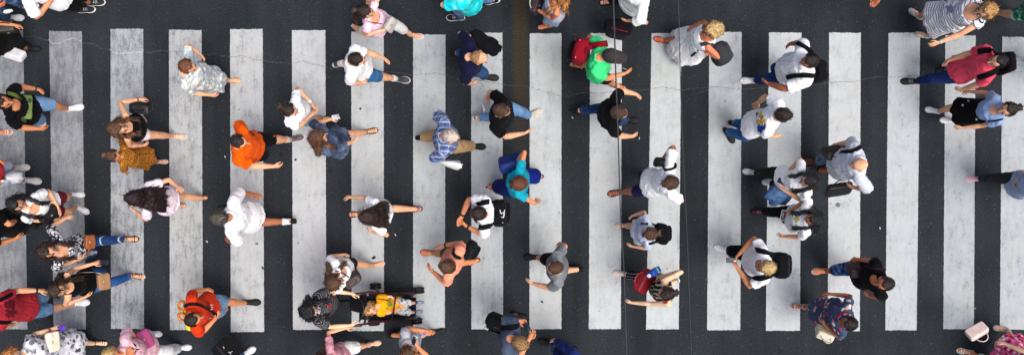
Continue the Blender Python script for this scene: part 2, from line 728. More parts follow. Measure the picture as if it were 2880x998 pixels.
def body_prims(J):
    s, F, Lt, m = J['s'], J['F'], J['Lt'], J['male']
    out = [loft(J, torso(J, 0, belly=J['p'].get('belly', 0), bust=.0 if m else .025), flat0=.6)]
    Mh = J['Mh']
    out += head_prims(Mh)
    out.append(tube([J['Sc'] + UP * .0 * s, J['Sc'] + UP * .06 * s, Mh @ V((-.012, 0, -.06)), Mh @ V((-.008, 0, -.01))],
                    [.07 * s, .058 * s * (1 if m else .88), .056 * s * (1 if m else .85), .055 * s], Lt, n=12))
    g = 1. if m else .84
    g *= J['p'].get('limb', 1.)
    for A in J['arms'].values():
        sh, e, w, d = A['s'], A['e'], A['w'], A['d']
        out.append(tube([lerp(sh, J['Sc'], .3), sh, lerp(sh, e, .3), lerp(sh, e, .65), e, lerp(e, w, .25), lerp(e, w, .65), w, w + d * .03 * s],
                        [.05 * s * g, .056 * s * g, .051 * s * g, .045 * s * g, .040 * s * g, .044 * s * g, .036 * s * g, .0275 * s * g, .027 * s * g], F, n=12))
        dd, ww, nn, k = hand_frames(J, A)
        out.append(tube([w - d * .01 * k, w + d * .03 * k, w + d * .06 * k, w + d * .092 * k], [(.028 * k, .021 * k), (.038 * k, .019 * k), (.042 * k, .018 * k), (.040 * k, .014 * k)], ww, n=12))
    for f in J['feet'].values():
        hip, kn, an = f['hip'], f['knee'], f['ank']
        gl = s * J['p'].get('limb', 1.) * (1 if m else .97)
        out.append(tube([hip + UP * .03 * s, lerp(hip, kn, .25), lerp(hip, kn, .7), kn, lerp(kn, an, .28), lerp(kn, an, .7), an],
                        [.090 * gl, .090 * gl, .066 * gl, .056 * gl, .059 * gl, .042 * gl, .036 * gl], f['fd'], n=12))
        M = foot_M(f)
        k = f['fs']
        P = lambda x, y, z: M @ V((x, y, z))
        if J['p'].get('shoes', ('none',))[0] in ('sneaker', 'leather'):
            out.append(tube([P(-.095, 0, .045), P(-.06, 0, .045), P(0, 0, .036), P(.06, 0, .03), P(.1, 0, .026)],
                            [(.022 * k, .022 * k), (.026 * k, .03 * k), (.026 * k, .018 * k), (.028 * k, .012 * k), (.022 * k, .009 * k)], adir(f['a'] + 90), n=12))
        else:
            out.append(tube([P(-.115, 0, .036), P(-.07, 0, .05), P(0, 0, .045), P(.06, 0, .032), P(.1, 0, .024), P(.122, 0, .02)],
                            [(.028 * k, .03 * k), (.032 * k, .045 * k), (.035 * k, .034 * k), (.042 * k, .02 * k), (.04 * k, .015 * k), (.03 * k, .01 * k)], adir(f['a'] + 90), n=12))
    return out


def outline(k=1., point=0.):
    pts = [(-.132, .0), (-.128, .020), (-.10, .034), (-.05, .035), (0, .037), (.045, .046), (.085, .046), (.115, .036 - .016 * point), (.134, .018 - .012 * point), (.141 + .03 * point, 0)]
    ring = [(x, y * k) for x, y in pts] + [(x, -y * k) for x, y in pts[-2:0:-1]]
    return ring


def slab(ring, z0, z1, M, grow=1.):
    n = len(ring)
    vs = [M @ V((x * grow, y * grow, z)) for z in (z0, z0 + .3 * (z1 - z0), z1) for x, y in ring]
    fs = []
    for q in range(2):
        for j in range(n):
            fs.append((q * n + j, q * n + (j + 1) % n, (q + 1) * n + (j + 1) % n, (q + 1) * n + j))
    fs.append(tuple(range(n - 1, -1, -1)))
    fs.append(tuple(range(2 * n, 3 * n)))
    return vs, fs


def shoe_upper(M, low=False, point=0., open_=False):
    xs = [(-.124, .020, .070), (-.105, .033, .088), (-.07, .037, .096), (-.03, .037, .092), (.01, .039, .074), (.05, .045, .056), (.085, .044, .045), (.112, .034 - .012 * point, .037), (.131 + .02 * point, .016 - .008 * point, .028)]
    vs, fs = [], []
    n = 9
    for x, w, hh in xs:
        if low:
            hh = .022 + (hh - .022) * .62
        for j in range(n):
            th = math.pi * j / (n - 1)
            c, sn = math.cos(th), math.sin(th)
            vs.append(M @ V((x, w * math.copysign(abs(c) ** .7, c), .016 + (hh - .016) * sn ** .8)))
    for q in range(len(xs) - 1):
        for j in range(n - 1):
            if open_ and 0 < j < n - 2 and q < 5:
                continue
            fs.append((q * n + j, q * n + j + 1, (q + 1) * n + j + 1, (q + 1) * n + j))
    fs.append(tuple(range(n)))
    fs.append(tuple(range(len(vs) - 1, len(vs) - 1 - n, -1)))
    return vs, fs


def build_shoe(J, f, spec, par):
    kind, c1, c2 = spec[:3]
    M = foot_M(f)
    k = f['fs']
    if kind in ('sneaker', 'leather'):
        o = make('shoe', shoe_upper(M), plain(c1, .7, .3, name='shoe'), par)
        make('sole', slab(outline(1.06), 0, .024 if kind == 'sneaker' else .018, M, 1.02), plain(c2, .7, .2, name='sole'), o)
        if kind == 'sneaker':
            ls = [tube([M @ V((x, -.021, z)), M @ V((x, 0, z + .007)), M @ V((x, .021, z))], [.0035 * k] * 3, n=5) for x, z in ((.0, .08), (.02, .072), (.04, .064))]
            make('lace', join(ls), plain(spec[3] if len(spec) > 3 else (225, 225, 225), .8, .2, name='lace'), o)
    elif kind in ('flat', 'slip'):
        pt = .9 if kind == 'flat' else 0.
        o = make('shoe', shoe_upper(M, True, pt, True), plain(c1, .6, .3, name='shoe'), par)
        make('sole', slab(outline(1.03, pt), 0, .014, M), plain(c2, .7, .2, name='sole'), o)
    else:       # sandal, flipflop
        o = make('sandal', slab(outline(1.04), 0, .018, M, 1.01), plain(c2, .7, .2, name='sole'), par)
        P = lambda x, y, z: M @ V((x, y, z))
        arcs = []
        wd = .009 * k
        if kind == 'flipflop':
            for sg in (1, -1):
                arcs.append(tube([P(.085, 0, .034), P(.05, sg * .025, .052), P(.0, sg * .041, .03)], [(.004 * k, .009 * k)] * 3, UP, n=6))
        else:
            rows = ((.07, .040, .04, .052), (.035, .048, .052, .05)) if kind == 'sandal' else ((.08, .034, .035, .05), (.05, .044, .046, .049), (.02, .055, .058, .045), (-.01, .064, .07, .042))
            for x, z1, z2, w in rows:
                arcs.append(tube([P(x, -w, .012), P(x, -w * .8, z1), P(x + .004, 0, z2 + .006), P(x, w * .8, z1), P(x, w, .012)], [(.004 * k, .011 * k)] * 5, UP, n=6))
            ring = [P(-.07 + .045 * math.cos(a), .043 * math.sin(a), .092) for a in [i * math.pi / 5 for i in range(11)]]
            arcs.append(tube(ring, [(.009 * k, .004 * k)] * 11, UP, n=6))
            arcs.append(tube([P(-.115, .0, .015), P(-.122, 0, .06), P(-.112, 0, .092)], [.006 * k] * 3, n=6))
        make('strap', join(arcs), plain(c1, .6, .3, name='strap'), o)


# ---- hair
def hair_cap(J, spec):
    kind = spec[0]
    t = dict(buzz=.006, short=.014, crew=.010, long=.02, pony=.012, bun=.012, bob=.03, curly=.032, fringe=.008, thin=.008, wavy=.022).get(kind, .014)
    vs, fs, keep = [], [], []
    nu, nv = 36, 20
    low = -.045 if kind in ('short', 'crew', 'buzz', 'fringe', 'thin', 'pony', 'bun') else -.075
    rnd = random.Random(sum(map(ord, kind)) % 99 + int(J['Hc'].x * 50))
    ph = rnd.random() * 9
    for i in range(nv + 1):
        th = math.pi * i / nv
        for j in range(nu):
            a = 2 * math.pi * j / nu
            x, y, z = math.sin(th) * math.cos(a), math.sin(th) * math.sin(a), math.cos(th)
            # edge: how far inside the hair region (front hairline, ears, nape)
            hl = .074 + .012 * abs(y)
            e = min((z * .118 - low) / .03, 1.)
            px, pz = x * .103, z * .118
            e = min(e, max((.040 - px - .25 * max(0, .04 - pz)) / .02, (pz - hl) / .015))
            if kind in ('fringe', 'thin'):
                top = math.hypot(px + .005, y * .08)
                if kind == 'fringe':
                    e = min(e, (.055 - pz) / .02, (.03 - px) / .02)
                else:
                    e = min(e, max((.012 - px) / .02, 0), max((.088 - pz - .5 * abs(y * .077)) / .02, 0) if px > -.03 else 1)
            tt = t * max(0., min(1., e)) + (.0015 if e > 0 else -.012)
            nz = noise.noise(V((a * 3.2 + ph, z * 2., ph))) if kind != 'curly' else noise.noise(V((x * 7 + ph, y * 7, z * 7))) * 1.7
            tt *= 1 + (.32 if kind not in ('buzz', 'fringe') else .1) * nz
            vs.append(V((x * (.105 + tt) - .007, y * (.081 + tt), z * (.118 + tt))))
            keep.append(e)
    for i in range(nv):
        for j in range(nu):
            q = (i * nu + j, i * nu + (j + 1) % nu, (i + 1) * nu + (j + 1) % nu, (i + 1) * nu + j)
            if max(keep[k] for k in q) > 0:
                fs.append(q[::-1])
    Mh = J['Mh']
    return [Mh @ v for v in vs], fs


def hair_locks(J, spec, rnd):
    """Falling locks: spec (kind, colour, length, where) with where = back, left, right, sides, all."""
    kind, _, ln = spec[0], spec[1], spec[2]
    where = spec[3] if len(spec) > 3 else 'back'
    Mh, F, Lt, Sc, s = J['Mh'], J['F'], J['Lt'], J['Sc'], J['s']
    ff = (Mh.to_3x3() @ V((1, 0, 0))); ff.z = 0; ff.normalize()
    fl = (Mh.to_3x3() @ V((0, 1, 0))); fl.z = 0; fl.normalize()
    rngs = dict(back=(105, 255), left=(60, 235), right=(125, 300), sides=(62, 298), all=(70, 290))[where]
    out = []
    ax = (J['pel'] - Sc).normalized()
    n = spec[4] if len(spec) > 4 else 34
    spread_w = .17 if n >= 60 else .13
    for i in range(n):
        a = rngs[0] + (rngs[1] - rngs[0]) * (i + rnd.random()) / n
        ca, sa = math.cos(R(a)), math.sin(R(a))
        z = rnd.uniform(-.01, .075)
        rr = math.sqrt(max(.1, 1 - (z / .118) ** 2))
        p0 = Mh @ V((ca * .098 * rr - .006, sa * .078 * rr, z + .01))
        p1 = Mh @ V((ca * .125, sa * .104, -.07))
        dirn = ff * ca + fl * sa
        sh = Sc + UP * .075 * s + dirn * (.115 + .03 * rnd.random()) * s
        sh.z = min(sh.z, p1.z - .03)
        L = ln * rnd.uniform(.8, 1.08)
        sidepull = dict(left=1, right=-1).get(where, 0)
        front = ca > -.15
        if front:      # lies on the chest
            e = Sc + (J['F'] * .135 + Lt * (.080 * (1 if sa > 0 else -1) + rnd.uniform(-.05, .05))) * s + ax * L
            m_ = Sc + (J['F'] * .10 + Lt * (.10 * (1 if sa > 0 else -1))) * s + UP * .03
        else:
            spread = sa * spread_w + sidepull * .05 + rnd.uniform(-.02, .02)
            e = Sc - F * (.135 + .03 * rnd.random()) * s + Lt * spread * s + ax * L
            m_ = lerp(sh, Sc - F * .14 * s + Lt * spread * s, .6)
        pts = [p0, lerp(p0, p1, .5) + dirn * .014, p1, lerp(p1, m_, .6) + dirn * .01, m_, lerp(m_, e, .55) + V((rnd.uniform(-.01, .01), rnd.uniform(-.01, .01), 0)), e]
        k = J['Hs'] * rnd.uniform(.8, 1.2)
        out.append(tube(pts, [.012 * k, .019 * k, .021 * k, .024 * k, .024 * k, .019 * k, .006 * k], dirn, n=6))
    return out


def pony(J, spec, rnd):
    Mh = J['Mh']
    P = lambda x, y, z: Mh @ V((x, y, z))
    out = []
    if spec[0] == 'bun':
        for i in range(7):
            a = i * 2 * math.pi / 7
            out.append(tube([P(-.115 + .02 * math.cos(a), .03 * math.cos(a), .045 + .03 * math.sin(a)), P(-.14, .034 * math.cos(a + .8), .045 + .034 * math.sin(a + .8)), P(-.155, .012 * math.cos(a), .045 + .012 * math.sin(a))], [.016, .02, .014], n=7))
    else:
        L = spec[2]
        side = spec[3] if len(spec) > 3 else 0.
        ax = (J['pel'] - J['Sc']).normalized()
        for i in range(9):
            y = rnd.uniform(-.018, .018)
            p = P(-.10, y, .05)
            q = P(-.15, y * 1.6 + side * .02, .055)
            r_ = P(-.15, y * 2 + side * .06, -.02)
            e = J['Sc'] - J['F'] * .15 + J['Lt'] * (y * 2 + side * .12) + ax * (L * rnd.uniform(.8, 1.1) - .05)
            out.append(tube([p, q, r_, lerp(r_, e, .55) , e], [.012, .017, .017, .014, .004], n=6))
    return out


# ---- clothes
def dress_cone(J, ztop, zhem, flare, off=.02, wob=0, bias=0.):
    """Skirt from the waist to the hem, wide enough for the stride inside it."""
    pel, F, Lt, s = J['pel'], J['F'], J['Lt'], J['s']
    p_reach = J['p'].get('reach', .62)
    def reach(z):
        fs, ls = [], []
        for f in J['feet'].values():
            a, m, b = f['hip'], f['knee'], f['ank']
            p = lerp(a, m, (a.z - z) / max(.01, a.z - m.z)) if z > m.z else lerp(m, b, (m.z - z) / max(.01, m.z - b.z))
            d = p - pel
            fs.append(d.dot(F)); ls.append(d.dot(Lt))
        return fs, ls
    rings = []
    zs = [ztop + (zhem - ztop) * t for t in (0, .2, .4, .6, .8, 1)]
    for z in zs:
        if z > pel.z - .04:
            k = (z - pel.z) / (J['Sc'].z - pel.z)
            c = lerp(pel, J['Sc'], k); c.z = z
            q = .5 + .5 * max(0, min(1, (ztop - z) / .15))
            rings.append((c, (.135 + .035 * q) * s * J['p'].get('wide', 1) + off, (.105 + .02 * q) * s * J['p'].get('wide', 1) + off))
        else:
            fs, ls = reach(z)
            c = pel + F * ((max(fs) + min(fs)) / 2 * .8 + bias) + Lt * ((max(ls) + min(ls)) / 2)
            c.z = z
            t = (ztop - z) / (ztop - zhem)
            kf = p_reach
            rings.append((c, max(.15 * s, (max(ls) - min(ls)) / 2 + .075 * s) + off + flare * t * .6, max(.11 * s, kf * (max(fs) - min(fs)) / 2 + .08 * s) + off + flare * t * .6))
    rings = rings[::-1]
    vf = tube([r[0] for r in rings], [(r[1], r[2]) for r in rings], Lt, n=40, flat0=.1, flat1=.2)
    lo = min(v.z for v in vf[0])
    out = []
    for v in vf[0]:
        t = max(0, min(1, (ztop - v.z) / max(.05, ztop - lo)))
        d = V((v.x - pel.x, v.y - pel.y, 0))
        a = math.atan2(d.y, d.x)
        out.append(v + d * (t * t * (.07 * math.sin(a * 7 + pel.x * 9) + .05 * math.sin(a * 11 + pel.y * 7))))
    return out, vf[1]


def clothes(J, p):
    """Returns [(part name, prims, material, noise amplitude, cut spheres)]."""
    out = []
    s, F, Lt, Sc, pel, h = J['s'], J['F'], J['Lt'], J['Sc'], J['pel'], J['h']
    m = J['male']
    g = (1. if m else .86) * p.get('limb', 1.)
    T = p['top']
    kind, c = T[0], T[1]
    pat = T[2] if len(T) > 2 else None
    cuts = []
    nk = p.get('neck')
    if nk:
        cuts.append((Sc + F * (.05 + nk * .25) * s + UP * .05 * s, nk * 1.05 * s))
    belly = p.get('belly', 0)
    hem = {'tee': -.10, 'loose': -.15, 'tank': -.06, 'long': -.12, 'crop': .06, 'dress': 0., 'sundress': 0.}[kind] + p.get('hem', 0)
    off = {'tee': .014, 'loose': .021, 'tank': .009, 'long': .022, 'crop': .014, 'dress': .016, 'sundress': .010}[kind]
    z0 = pel.z + hem * s
    bare = kind in ('tank', 'sundress')
    rings = torso(J, off, z0, top=.78 if bare else 1.02, belly=belly + (.02 if kind == 'loose' else 0), flare=p.get('flare', .0 if kind != 'loose' else .03), bust=.0 if m else .028)
    rr = []
    for (c_, a_, b_) in rings:
        if off > .008 and c_.z < pel.z + .14 * s:
            q = min(1, (pel.z + .14 * s - c_.z) / (.12 * s))
            a_ = max(a_, a_ + ((.206 * s * p.get('wide', 1.) + .004) - a_) * q)
            b_ += .022 * q
            if c_.z < pel.z:
                for f in J['feet'].values():
                    t_ = (f['hip'].z - c_.z) / max(.05, f['hip'].z - f['knee'].z)
                    df = abs((lerp(f['hip'], f['knee'], max(0, min(1, t_))) - c_).dot(F))
                    b_ = max(b_, min(df, .12 * s) + .112 * s)
        rr.append((c_, a_, b_))
    prims = [loft(J, rr, n=20, flat0=.08, flat1=.15)]
    if bare:
        for sg in (1, -1):
            q = Lt * sg * .085 * s
            zc = lerp(pel, Sc + UP * .055 * s, .8)
            prims.append(tube([zc + q + F * .105 * s, Sc + q + F * .085 * s + UP * .012 * s, Sc + q + UP * .057 * s, Sc + q - F * .085 * s + UP * .005 * s, zc + q - F * .095 * s], [(.024, .012)] * 5, Lt, n=8))
        cuts = []
    else:
        t1 = {'tee': .34, 'loose': .42, 'long': .97, 'crop': .26, 'dress': .30}[kind]
        t1 = p.get('sleeve', t1)
        lo = .010 if kind in ('tee', 'crop', 'dress') else .017
        for k, A in J['arms'].items():
            if kind == 'long':
                rads = [(0, .062 * s * g + lo), (.25, .055 * s * g + lo), (.55, .046 * s * g + lo), (1, .034 * s * g + lo)]
            else:
                rads = [(0, .062 * s * g + lo), (.2, .058 * s * g + lo * 1.2), (t1, .060 * s * g + lo * 1.5)]
            prims.append(limb(A['s'], A['e'], A['w'], 0, t1, rads, ref=F, f0=.6, f1=.08))
            prims.append(tube([lerp(A['s'], Sc, .75) + UP * .015 * s, lerp(A['s'], Sc, .3) + UP * .01 * s, A['s']], [.05 * s + lo, .058 * s * g + lo, .064 * s * g + lo * .9], F, n=12))
    nm = p.get('topname', {'tee': 't_shirt', 'loose': 'shirt', 'tank': 'tank_top', 'long': 'jacket', 'crop': 'blouse', 'dress': 'dress', 'sundress': 'sundress'}[kind])
    if kind in ('dress', 'sundress'):
        zh = p.get('zhem', .5) * s
        prims.append(dress_cone(J, pel.z + .16 * s, zh, p.get('skirtflare', .06), off + .006, bias=p.get('skirtbias', 0)))
    out.append((nm, prims, cloth(c, pat), .0115 if kind != 'tank' else .004, cuts))
    B = p.get('bottom')
    if B:
        kind, c = B[0], B[1]
        pat = B[2] if len(B) > 2 else None
        if kind in ('skirt', 'longskirt'):
            prims = [dress_cone(J, pel.z + p.get('waist', .13) * s, p.get('zhem', .55) * s, p.get('skirtflare', .04), .012, bias=p.get('skirtbias', 0))]
            nm = 'skirt'
        else:
            loose = {'shorts': .02, 'jeans': .013, 'skinny': .008, 'trousers': .026, 'hot': .014, 'cargo': .03, 'wide': .06}[kind]
            t1 = {'shorts': .46, 'jeans': .96, 'skinny': .95, 'trousers': .97, 'hot': .2, 'cargo': .55, 'wide': .97}[kind]
            t1 = p.get('leg', t1)
            gl = p.get('limb', 1.) * s
            wv = p.get('wide', 1.)
            prims = [tube([pel + UP * -.09 * s, pel + UP * -.03 * s, pel + UP * .06 * s, lerp(pel, Sc, .24)],
                          [(.14 * s * wv, .10 * s * wv), (.168 * s * wv + loose * .6, .118 * s * wv + loose * .5), (.165 * s * wv + .008, .118 * s * wv + .008), (.15 * s * wv + .006, .108 * s * wv + .006)], Lt, n=18, flat0=.4, flat1=.1)]
            for f in J['feet'].values():
                rads = [(0, .094 * gl + loose * .5), (.25, .080 * gl + loose), (.5, .059 * gl + loose * 1.15), (.65, .06 * gl + loose), (1, .040 * gl + loose * 1.2)]
                prims.append(limb(f['hip'], f['knee'], f['ank'], 0, t1, rads, ref=f['fd'], f0=.5, f1=.06))
            nm = 'shorts' if kind in ('shorts', 'hot', 'cargo') else ('jeans' if kind in ('jeans', 'skinny') and p.get('denim', True) else 'trousers')
        out.append((nm, prims, cloth(c, pat), .0075, []))
    return out


def disp(co, no, amp, seed):
    """Soft hanging folds."""
    o = V((seed * 3.1, seed * 1.7, seed * 2.3))
    d = np.empty(len(co), 'f')
    for i, (x, y, z) in enumerate(co):
        a = noise.noise(V((x * 6, y * 6, z * 3.2)) + o)
        b = noise.noise(V((x * 11 + a * 2.5, y * 11 - a * 2, z * 5)) + o)
        d[i] = amp * (a * .5 + (.40 - abs(b) ** .8) * 1.9)
    return co + no * d[:, None]


def disp_hair(co, no, amp, fr, seed):
    o = V((seed, seed * 2.3, seed * .7))
    d = np.array([noise.noise(V((x * fr, y * fr, z * fr * .6)) + o) + .5 * noise.noise(V((x * fr * 2.1, y * fr * 2.1, z * fr * 1.4)) + o) for x, y, z in co], 'f')
    return co + no * (amp * d)[:, None]


def P(key, label, **p):
    p.setdefault('h', 1.74 if p.get('sex', 'm') == 'm' else 1.66)
    p.setdefault('sex', 'm')
    p.setdefault('face', 0)
    J = p['J'] = p['joints'](p) if 'joints' in p else skeleton(p)
    J['p'] = p
    p['key'], p['label'] = key, label
    p['bodyjob'] = remesh_job(body_prims(J), .0105 * (.85 if p['h'] < 1.2 else 1), 2)
    p['cloth'] = [(nm, remesh_job(pr, .0125 * (.8 if p['h'] < 1.2 else 1), 2), mt, amp, cuts) for nm, pr, mt, amp, cuts in clothes(J, p)]
    hs = p['hair']
    rnd = random.Random(len(PEOPLE))
    if hs[0] in ('short', 'crew', 'buzz'):
        p['hairjob'] = remesh_job([hair_solid(J, hs)], .0065, 0)
        p.setdefault('curl', (70, .0035) if hs[0] == 'short' else (90, .002))
    elif hs[0] in ('curly', 'bob', 'wavy2'):
        p['hairjob'] = remesh_job([hair_solid(J, hs)], .007, 1)
        p.setdefault('curl', {'curly': (30, .015), 'bob': (20, .009), 'wavy2': (34, .008)}[hs[0]])
    elif hs[0] in ('long', 'wavy'):
        p['hairjob'] = remesh_job([hair_solid(J, hs)] + hair_locks(J, hs, rnd), .008, 1)
    elif hs[0] in ('pony', 'bun'):
        p['hairjob'] = remesh_job([hair_solid(J, hs)] + pony(J, hs, rnd), .007, 1)
    PEOPLE[key] = p


def hair_solid(J, hs):
    """The cap as a closed shell, so locks can grow out of it."""
    vs, fs = hair_cap(J, hs)
    used = sorted({i for f in fs for i in f})
    mp = {o: n for n, o in enumerate(used)}
    vs = [vs[i] for i in used]
    fs = [tuple(mp[i] for i in f) for f in fs]
    n = len(vs)
    c = J['Mh'].translation
    inner = [c + (v - c) * .80 for v in vs]
    edges = {}
    for f in fs:
        for a, b in zip(f, f[1:] + f[:1]):
            edges[(a, b)] = 1
    side = [(b, a, a + n, b + n) for (a, b) in edges if (b, a) not in edges]
    return vs + inner, fs + [tuple(i + n for i in f[::-1]) for f in fs] + side


SURF = {}


def strands(vs, co, no, J, kind, rnd):
    """Loose tapering strands growing out of the hair mass."""
    k, L, lift, jit = {'short': (420, .040, .10, .14), 'crew': (420, .016, .18, .2), 'buzz': (260, .008, .3, .3), 'curly': (420, .035, .35, .7), 'bob': (420, .06, .10, .16), 'wavy2': (420, .045, .14, .35),
                       'long': (460, .10, .10, .14), 'wavy': (460, .08, .16, .28), 'pony': (360, .05, .08, .12), 'bun': (360, .04, .08, .12)}.get(kind, (0, 0, 0, 0))
    crown = J['Mh'] @ V((-.03, 0, .125))
    out, n = [], len(co)
    for _ in range(k):
        i = rnd.randrange(n)
        p, nr = V(co[i]), V(no[i])
        t = p - crown
        if p.z < J['Hc'].z - .12:
            t = t.normalized() - UP * 1.2
        t = t - nr * t.dot(nr)
        if t.length < 1e-4:
            continue
        t.normalize()
        sd = t.cross(nr)
        l = L * rnd.uniform(.6, 1.3)
        j = V((rnd.uniform(-1, 1), rnd.uniform(-1, 1), rnd.uniform(-1, 1))) * jit
        w = rnd.uniform(.0022, .0045)
        m = p + (t + nr * lift * 1.3 + j * .4) * l * .5
        tip = p + (t + nr * lift * .8 + j) * l
        o = len(vs)
        vs += [p - sd * w - nr * .002, p + sd * w - nr * .002, m + sd * w * .7, m - sd * w * .7, m + nr * w, tip]
        out += [(o, o + 1, o + 2, o + 3), (o, o + 3, o + 4), (o + 1, o + 4, o + 2), (o + 3, o + 2, o + 5), (o + 2, o + 4, o + 5), (o + 4, o + 3, o + 5)]
    return out


def finish_person(p):
    J, key = p['J'], p['key']
    base = V((J['pel'].x, J['pel'].y, 0))
    Mb = yawm(J['yaw'], base)
    sk = skin(SK[p.get('skin', 'tan')])
    co, no, fs = _res[p['bodyjob']]
    vs = [V(c) for c in co]
    fs = list(fs)
    for k, A in J['arms'].items():
        for v, f in fingers(J, A, p.get('curl' + k, 32)):
            o = len(vs)
            vs += v
            fs += [tuple(i + o for i in q) for q in f]
    body = make('person', (vs, fs), sk, None, Mb)
    tag(body, p['label'], 'person', p.get('group', 'pedestrians crossing the road'))
    p['obj'] = body
    av, af = [V(c) for c in co], list(_res[p['bodyjob']][2])
    sv, sf = [], []
    for nm, job, mt, amp, cuts in p['cloth']:
        co, no, fs = _res[job]
        co = disp(co, no, amp, len(nm) + J['pel'].x * 3)
        if cuts:
            cen = np.array([co[list(f)].mean(0) for f in fs])
            keep = np.ones(len(fs), bool)
            for c, r in cuts:
                keep &= np.linalg.norm(cen - np.array(c), axis=1) > r
            fs = [f for f, k in zip(fs, keep) if k]
        vs = [V(c) for c in co]
        make(nm, (vs, fs), mt, body, Mb)
        o = len(sv)
        sv += vs
        sf += [tuple(i + o for i in f) for f in fs]
    o = len(sv)
    SURF[key] = (BVHTree.FromPolygons(sv + av, sf + [tuple(i + o for i in f) for f in af]))
    Mh = J['Mh']
    hs = p['hair']
    if hs[0] != 'bald':
        Mhair = Mh.copy()
        hm = hairmat(HC[hs[1]] if isinstance(hs[1], str) else hs[1], p.get('hairhi'))
        if 'hairjob' in p:
            co, no, fs = _res[p['hairjob']]
            fr, am = p.get('curl', (34, .006))
            co = disp_hair(co, no, am, fr, J['pel'].x)
            hv = [V(c) for c in co]
            make('hair', (hv, list(fs) + strands(hv, co, no, J, hs[0], random.Random(5))), hm, body, Mhair)
        else:
            make('hair', hair_solid(J, hs) if hs[0] not in ('fringe', 'thin') else hair_cap(J, hs), hm, body, Mhair)
    # face
    P_ = lambda x, y, z: Mh @ V((x, y, z))
    k = J['Hs']
    for sg in (1, -1):
        make('eye', tube([P_(.087, sg * .022, .012), P_(.087, sg * .042, .012)], [.0055 * k] * 2, n=6), plain((74, 54, 46), .3, .5, name='eye'), body, Mb)
        make('eyebrow', tube([P_(.093, sg * .016, .032), P_(.094, sg * .034, .037), P_(.083, sg * .052, .031)], [.0028 * k] * 3, n=5), plain((96, 66, 50), .8, .2, name='brow'), body, Mb)
    make('mouth', tube([P_(.088, -.024, -.058), P_(.098, 0, -.056), P_(.088, .024, -.058)], [.004 * k, .006 * k, .004 * k], n=6), plain((186, 96, 84), .5, .3, name='lips'), body, Mb)
    sp = p.get('shoes')
    if sp:
        for kf in ('fl', 'fr'):
            build_shoe(J, J['feet'][kf], sp, body)
            if 'sock' in p:
                f = J['feet'][kf]
                make('sock', tube([f['ank'] - UP * .02, lerp(f['ank'], f['knee'], .08), lerp(f['ank'], f['knee'], .2)], [.043 * J['s'], .043 * J['s'], .05 * J['s']], n=12), cloth(p['sock']), body, Mb)
    for kA, side in (('watchL', 'L'), ('watchR', 'R')):
        if kA in p:
            A = J['arms'][side]
            make('watch' if p[kA] == (25, 25, 28) else 'bracelet', tube([A['w'] - A['d'] * .03, A['w'] - A['d'] * .005], [.034 * J['s'] * (1 if J['male'] else .88)] * 2, n=12, flat0=.1, flat1=.1), plain(p[kA], .5, .4, name='band'), body, Mb)
    if p.get('glasses'):
        g = [tube([P_(.1, sg * .012, .012), P_(.102, sg * .03, .012), P_(.09, sg * .054, .012)], [(.004, .018 * k)] * 3, UP, n=8) for sg in (1, -1)]
        g += [tube([P_(.088, sg * .056, .016), P_(.03, sg * .078, .018), P_(-.01, sg * .08, .02)], [.003] * 3, n=5) for sg in (1, -1)]
        make('glasses', join(g), plain((24, 22, 24), .3, .5, name='glasses'), body, Mb)
    if 'cap' in p:
        vs, fs = [], []
        nu, nv = 28, 9
        for i in range(nv + 1):
            th = math.pi * .56 * i / nv
            for j in range(nu):
                a = 2 * math.pi * j / nu
                vs.append(P_(math.sin(th) * math.cos(a) * .122 - .006, math.sin(th) * math.sin(a) * .098, math.cos(th) * .128 + .006))
        for i in range(nv):
            for j in range(nu):
                fs.append((i * nu + j, (i + 1) * nu + j, (i + 1) * nu + (j + 1) % nu, i * nu + (j + 1) % nu))
        cp = make('cap', (vs, fs), cloth(p['cap']), body, Mh)
        br = [(.06, .088), (.11, .082), (.16, .064), (.19, .034), (.197, 0)]
        ring = br + [(x, -y) for x, y in br[-2::-1]]
        make('peak', (lambda a: ([Mh @ V((x, y, z - 2.2 * y * y)) for (x, y, z) in [(x, y, zz) for zz in (.052, .060) for x, y in ring]],
             [tuple(range(len(ring)))[::-1], tuple(range(len(ring), 2 * len(ring)))] + [(j, (j + 1) % len(ring), len(ring) + (j + 1) % len(ring), len(ring) + j) for j in range(len(ring))]))(0), cloth(p['cap']), cp)


# ---- things lying on a wearer's clothes: straps, prints
CAM = V((0, 0, H))


def hit(key, u, v):
    d = (at(u, v, 0) - CAM).normalized()
    loc, nor, _, _ = SURF[key].ray_cast(CAM, d)
    return loc, nor


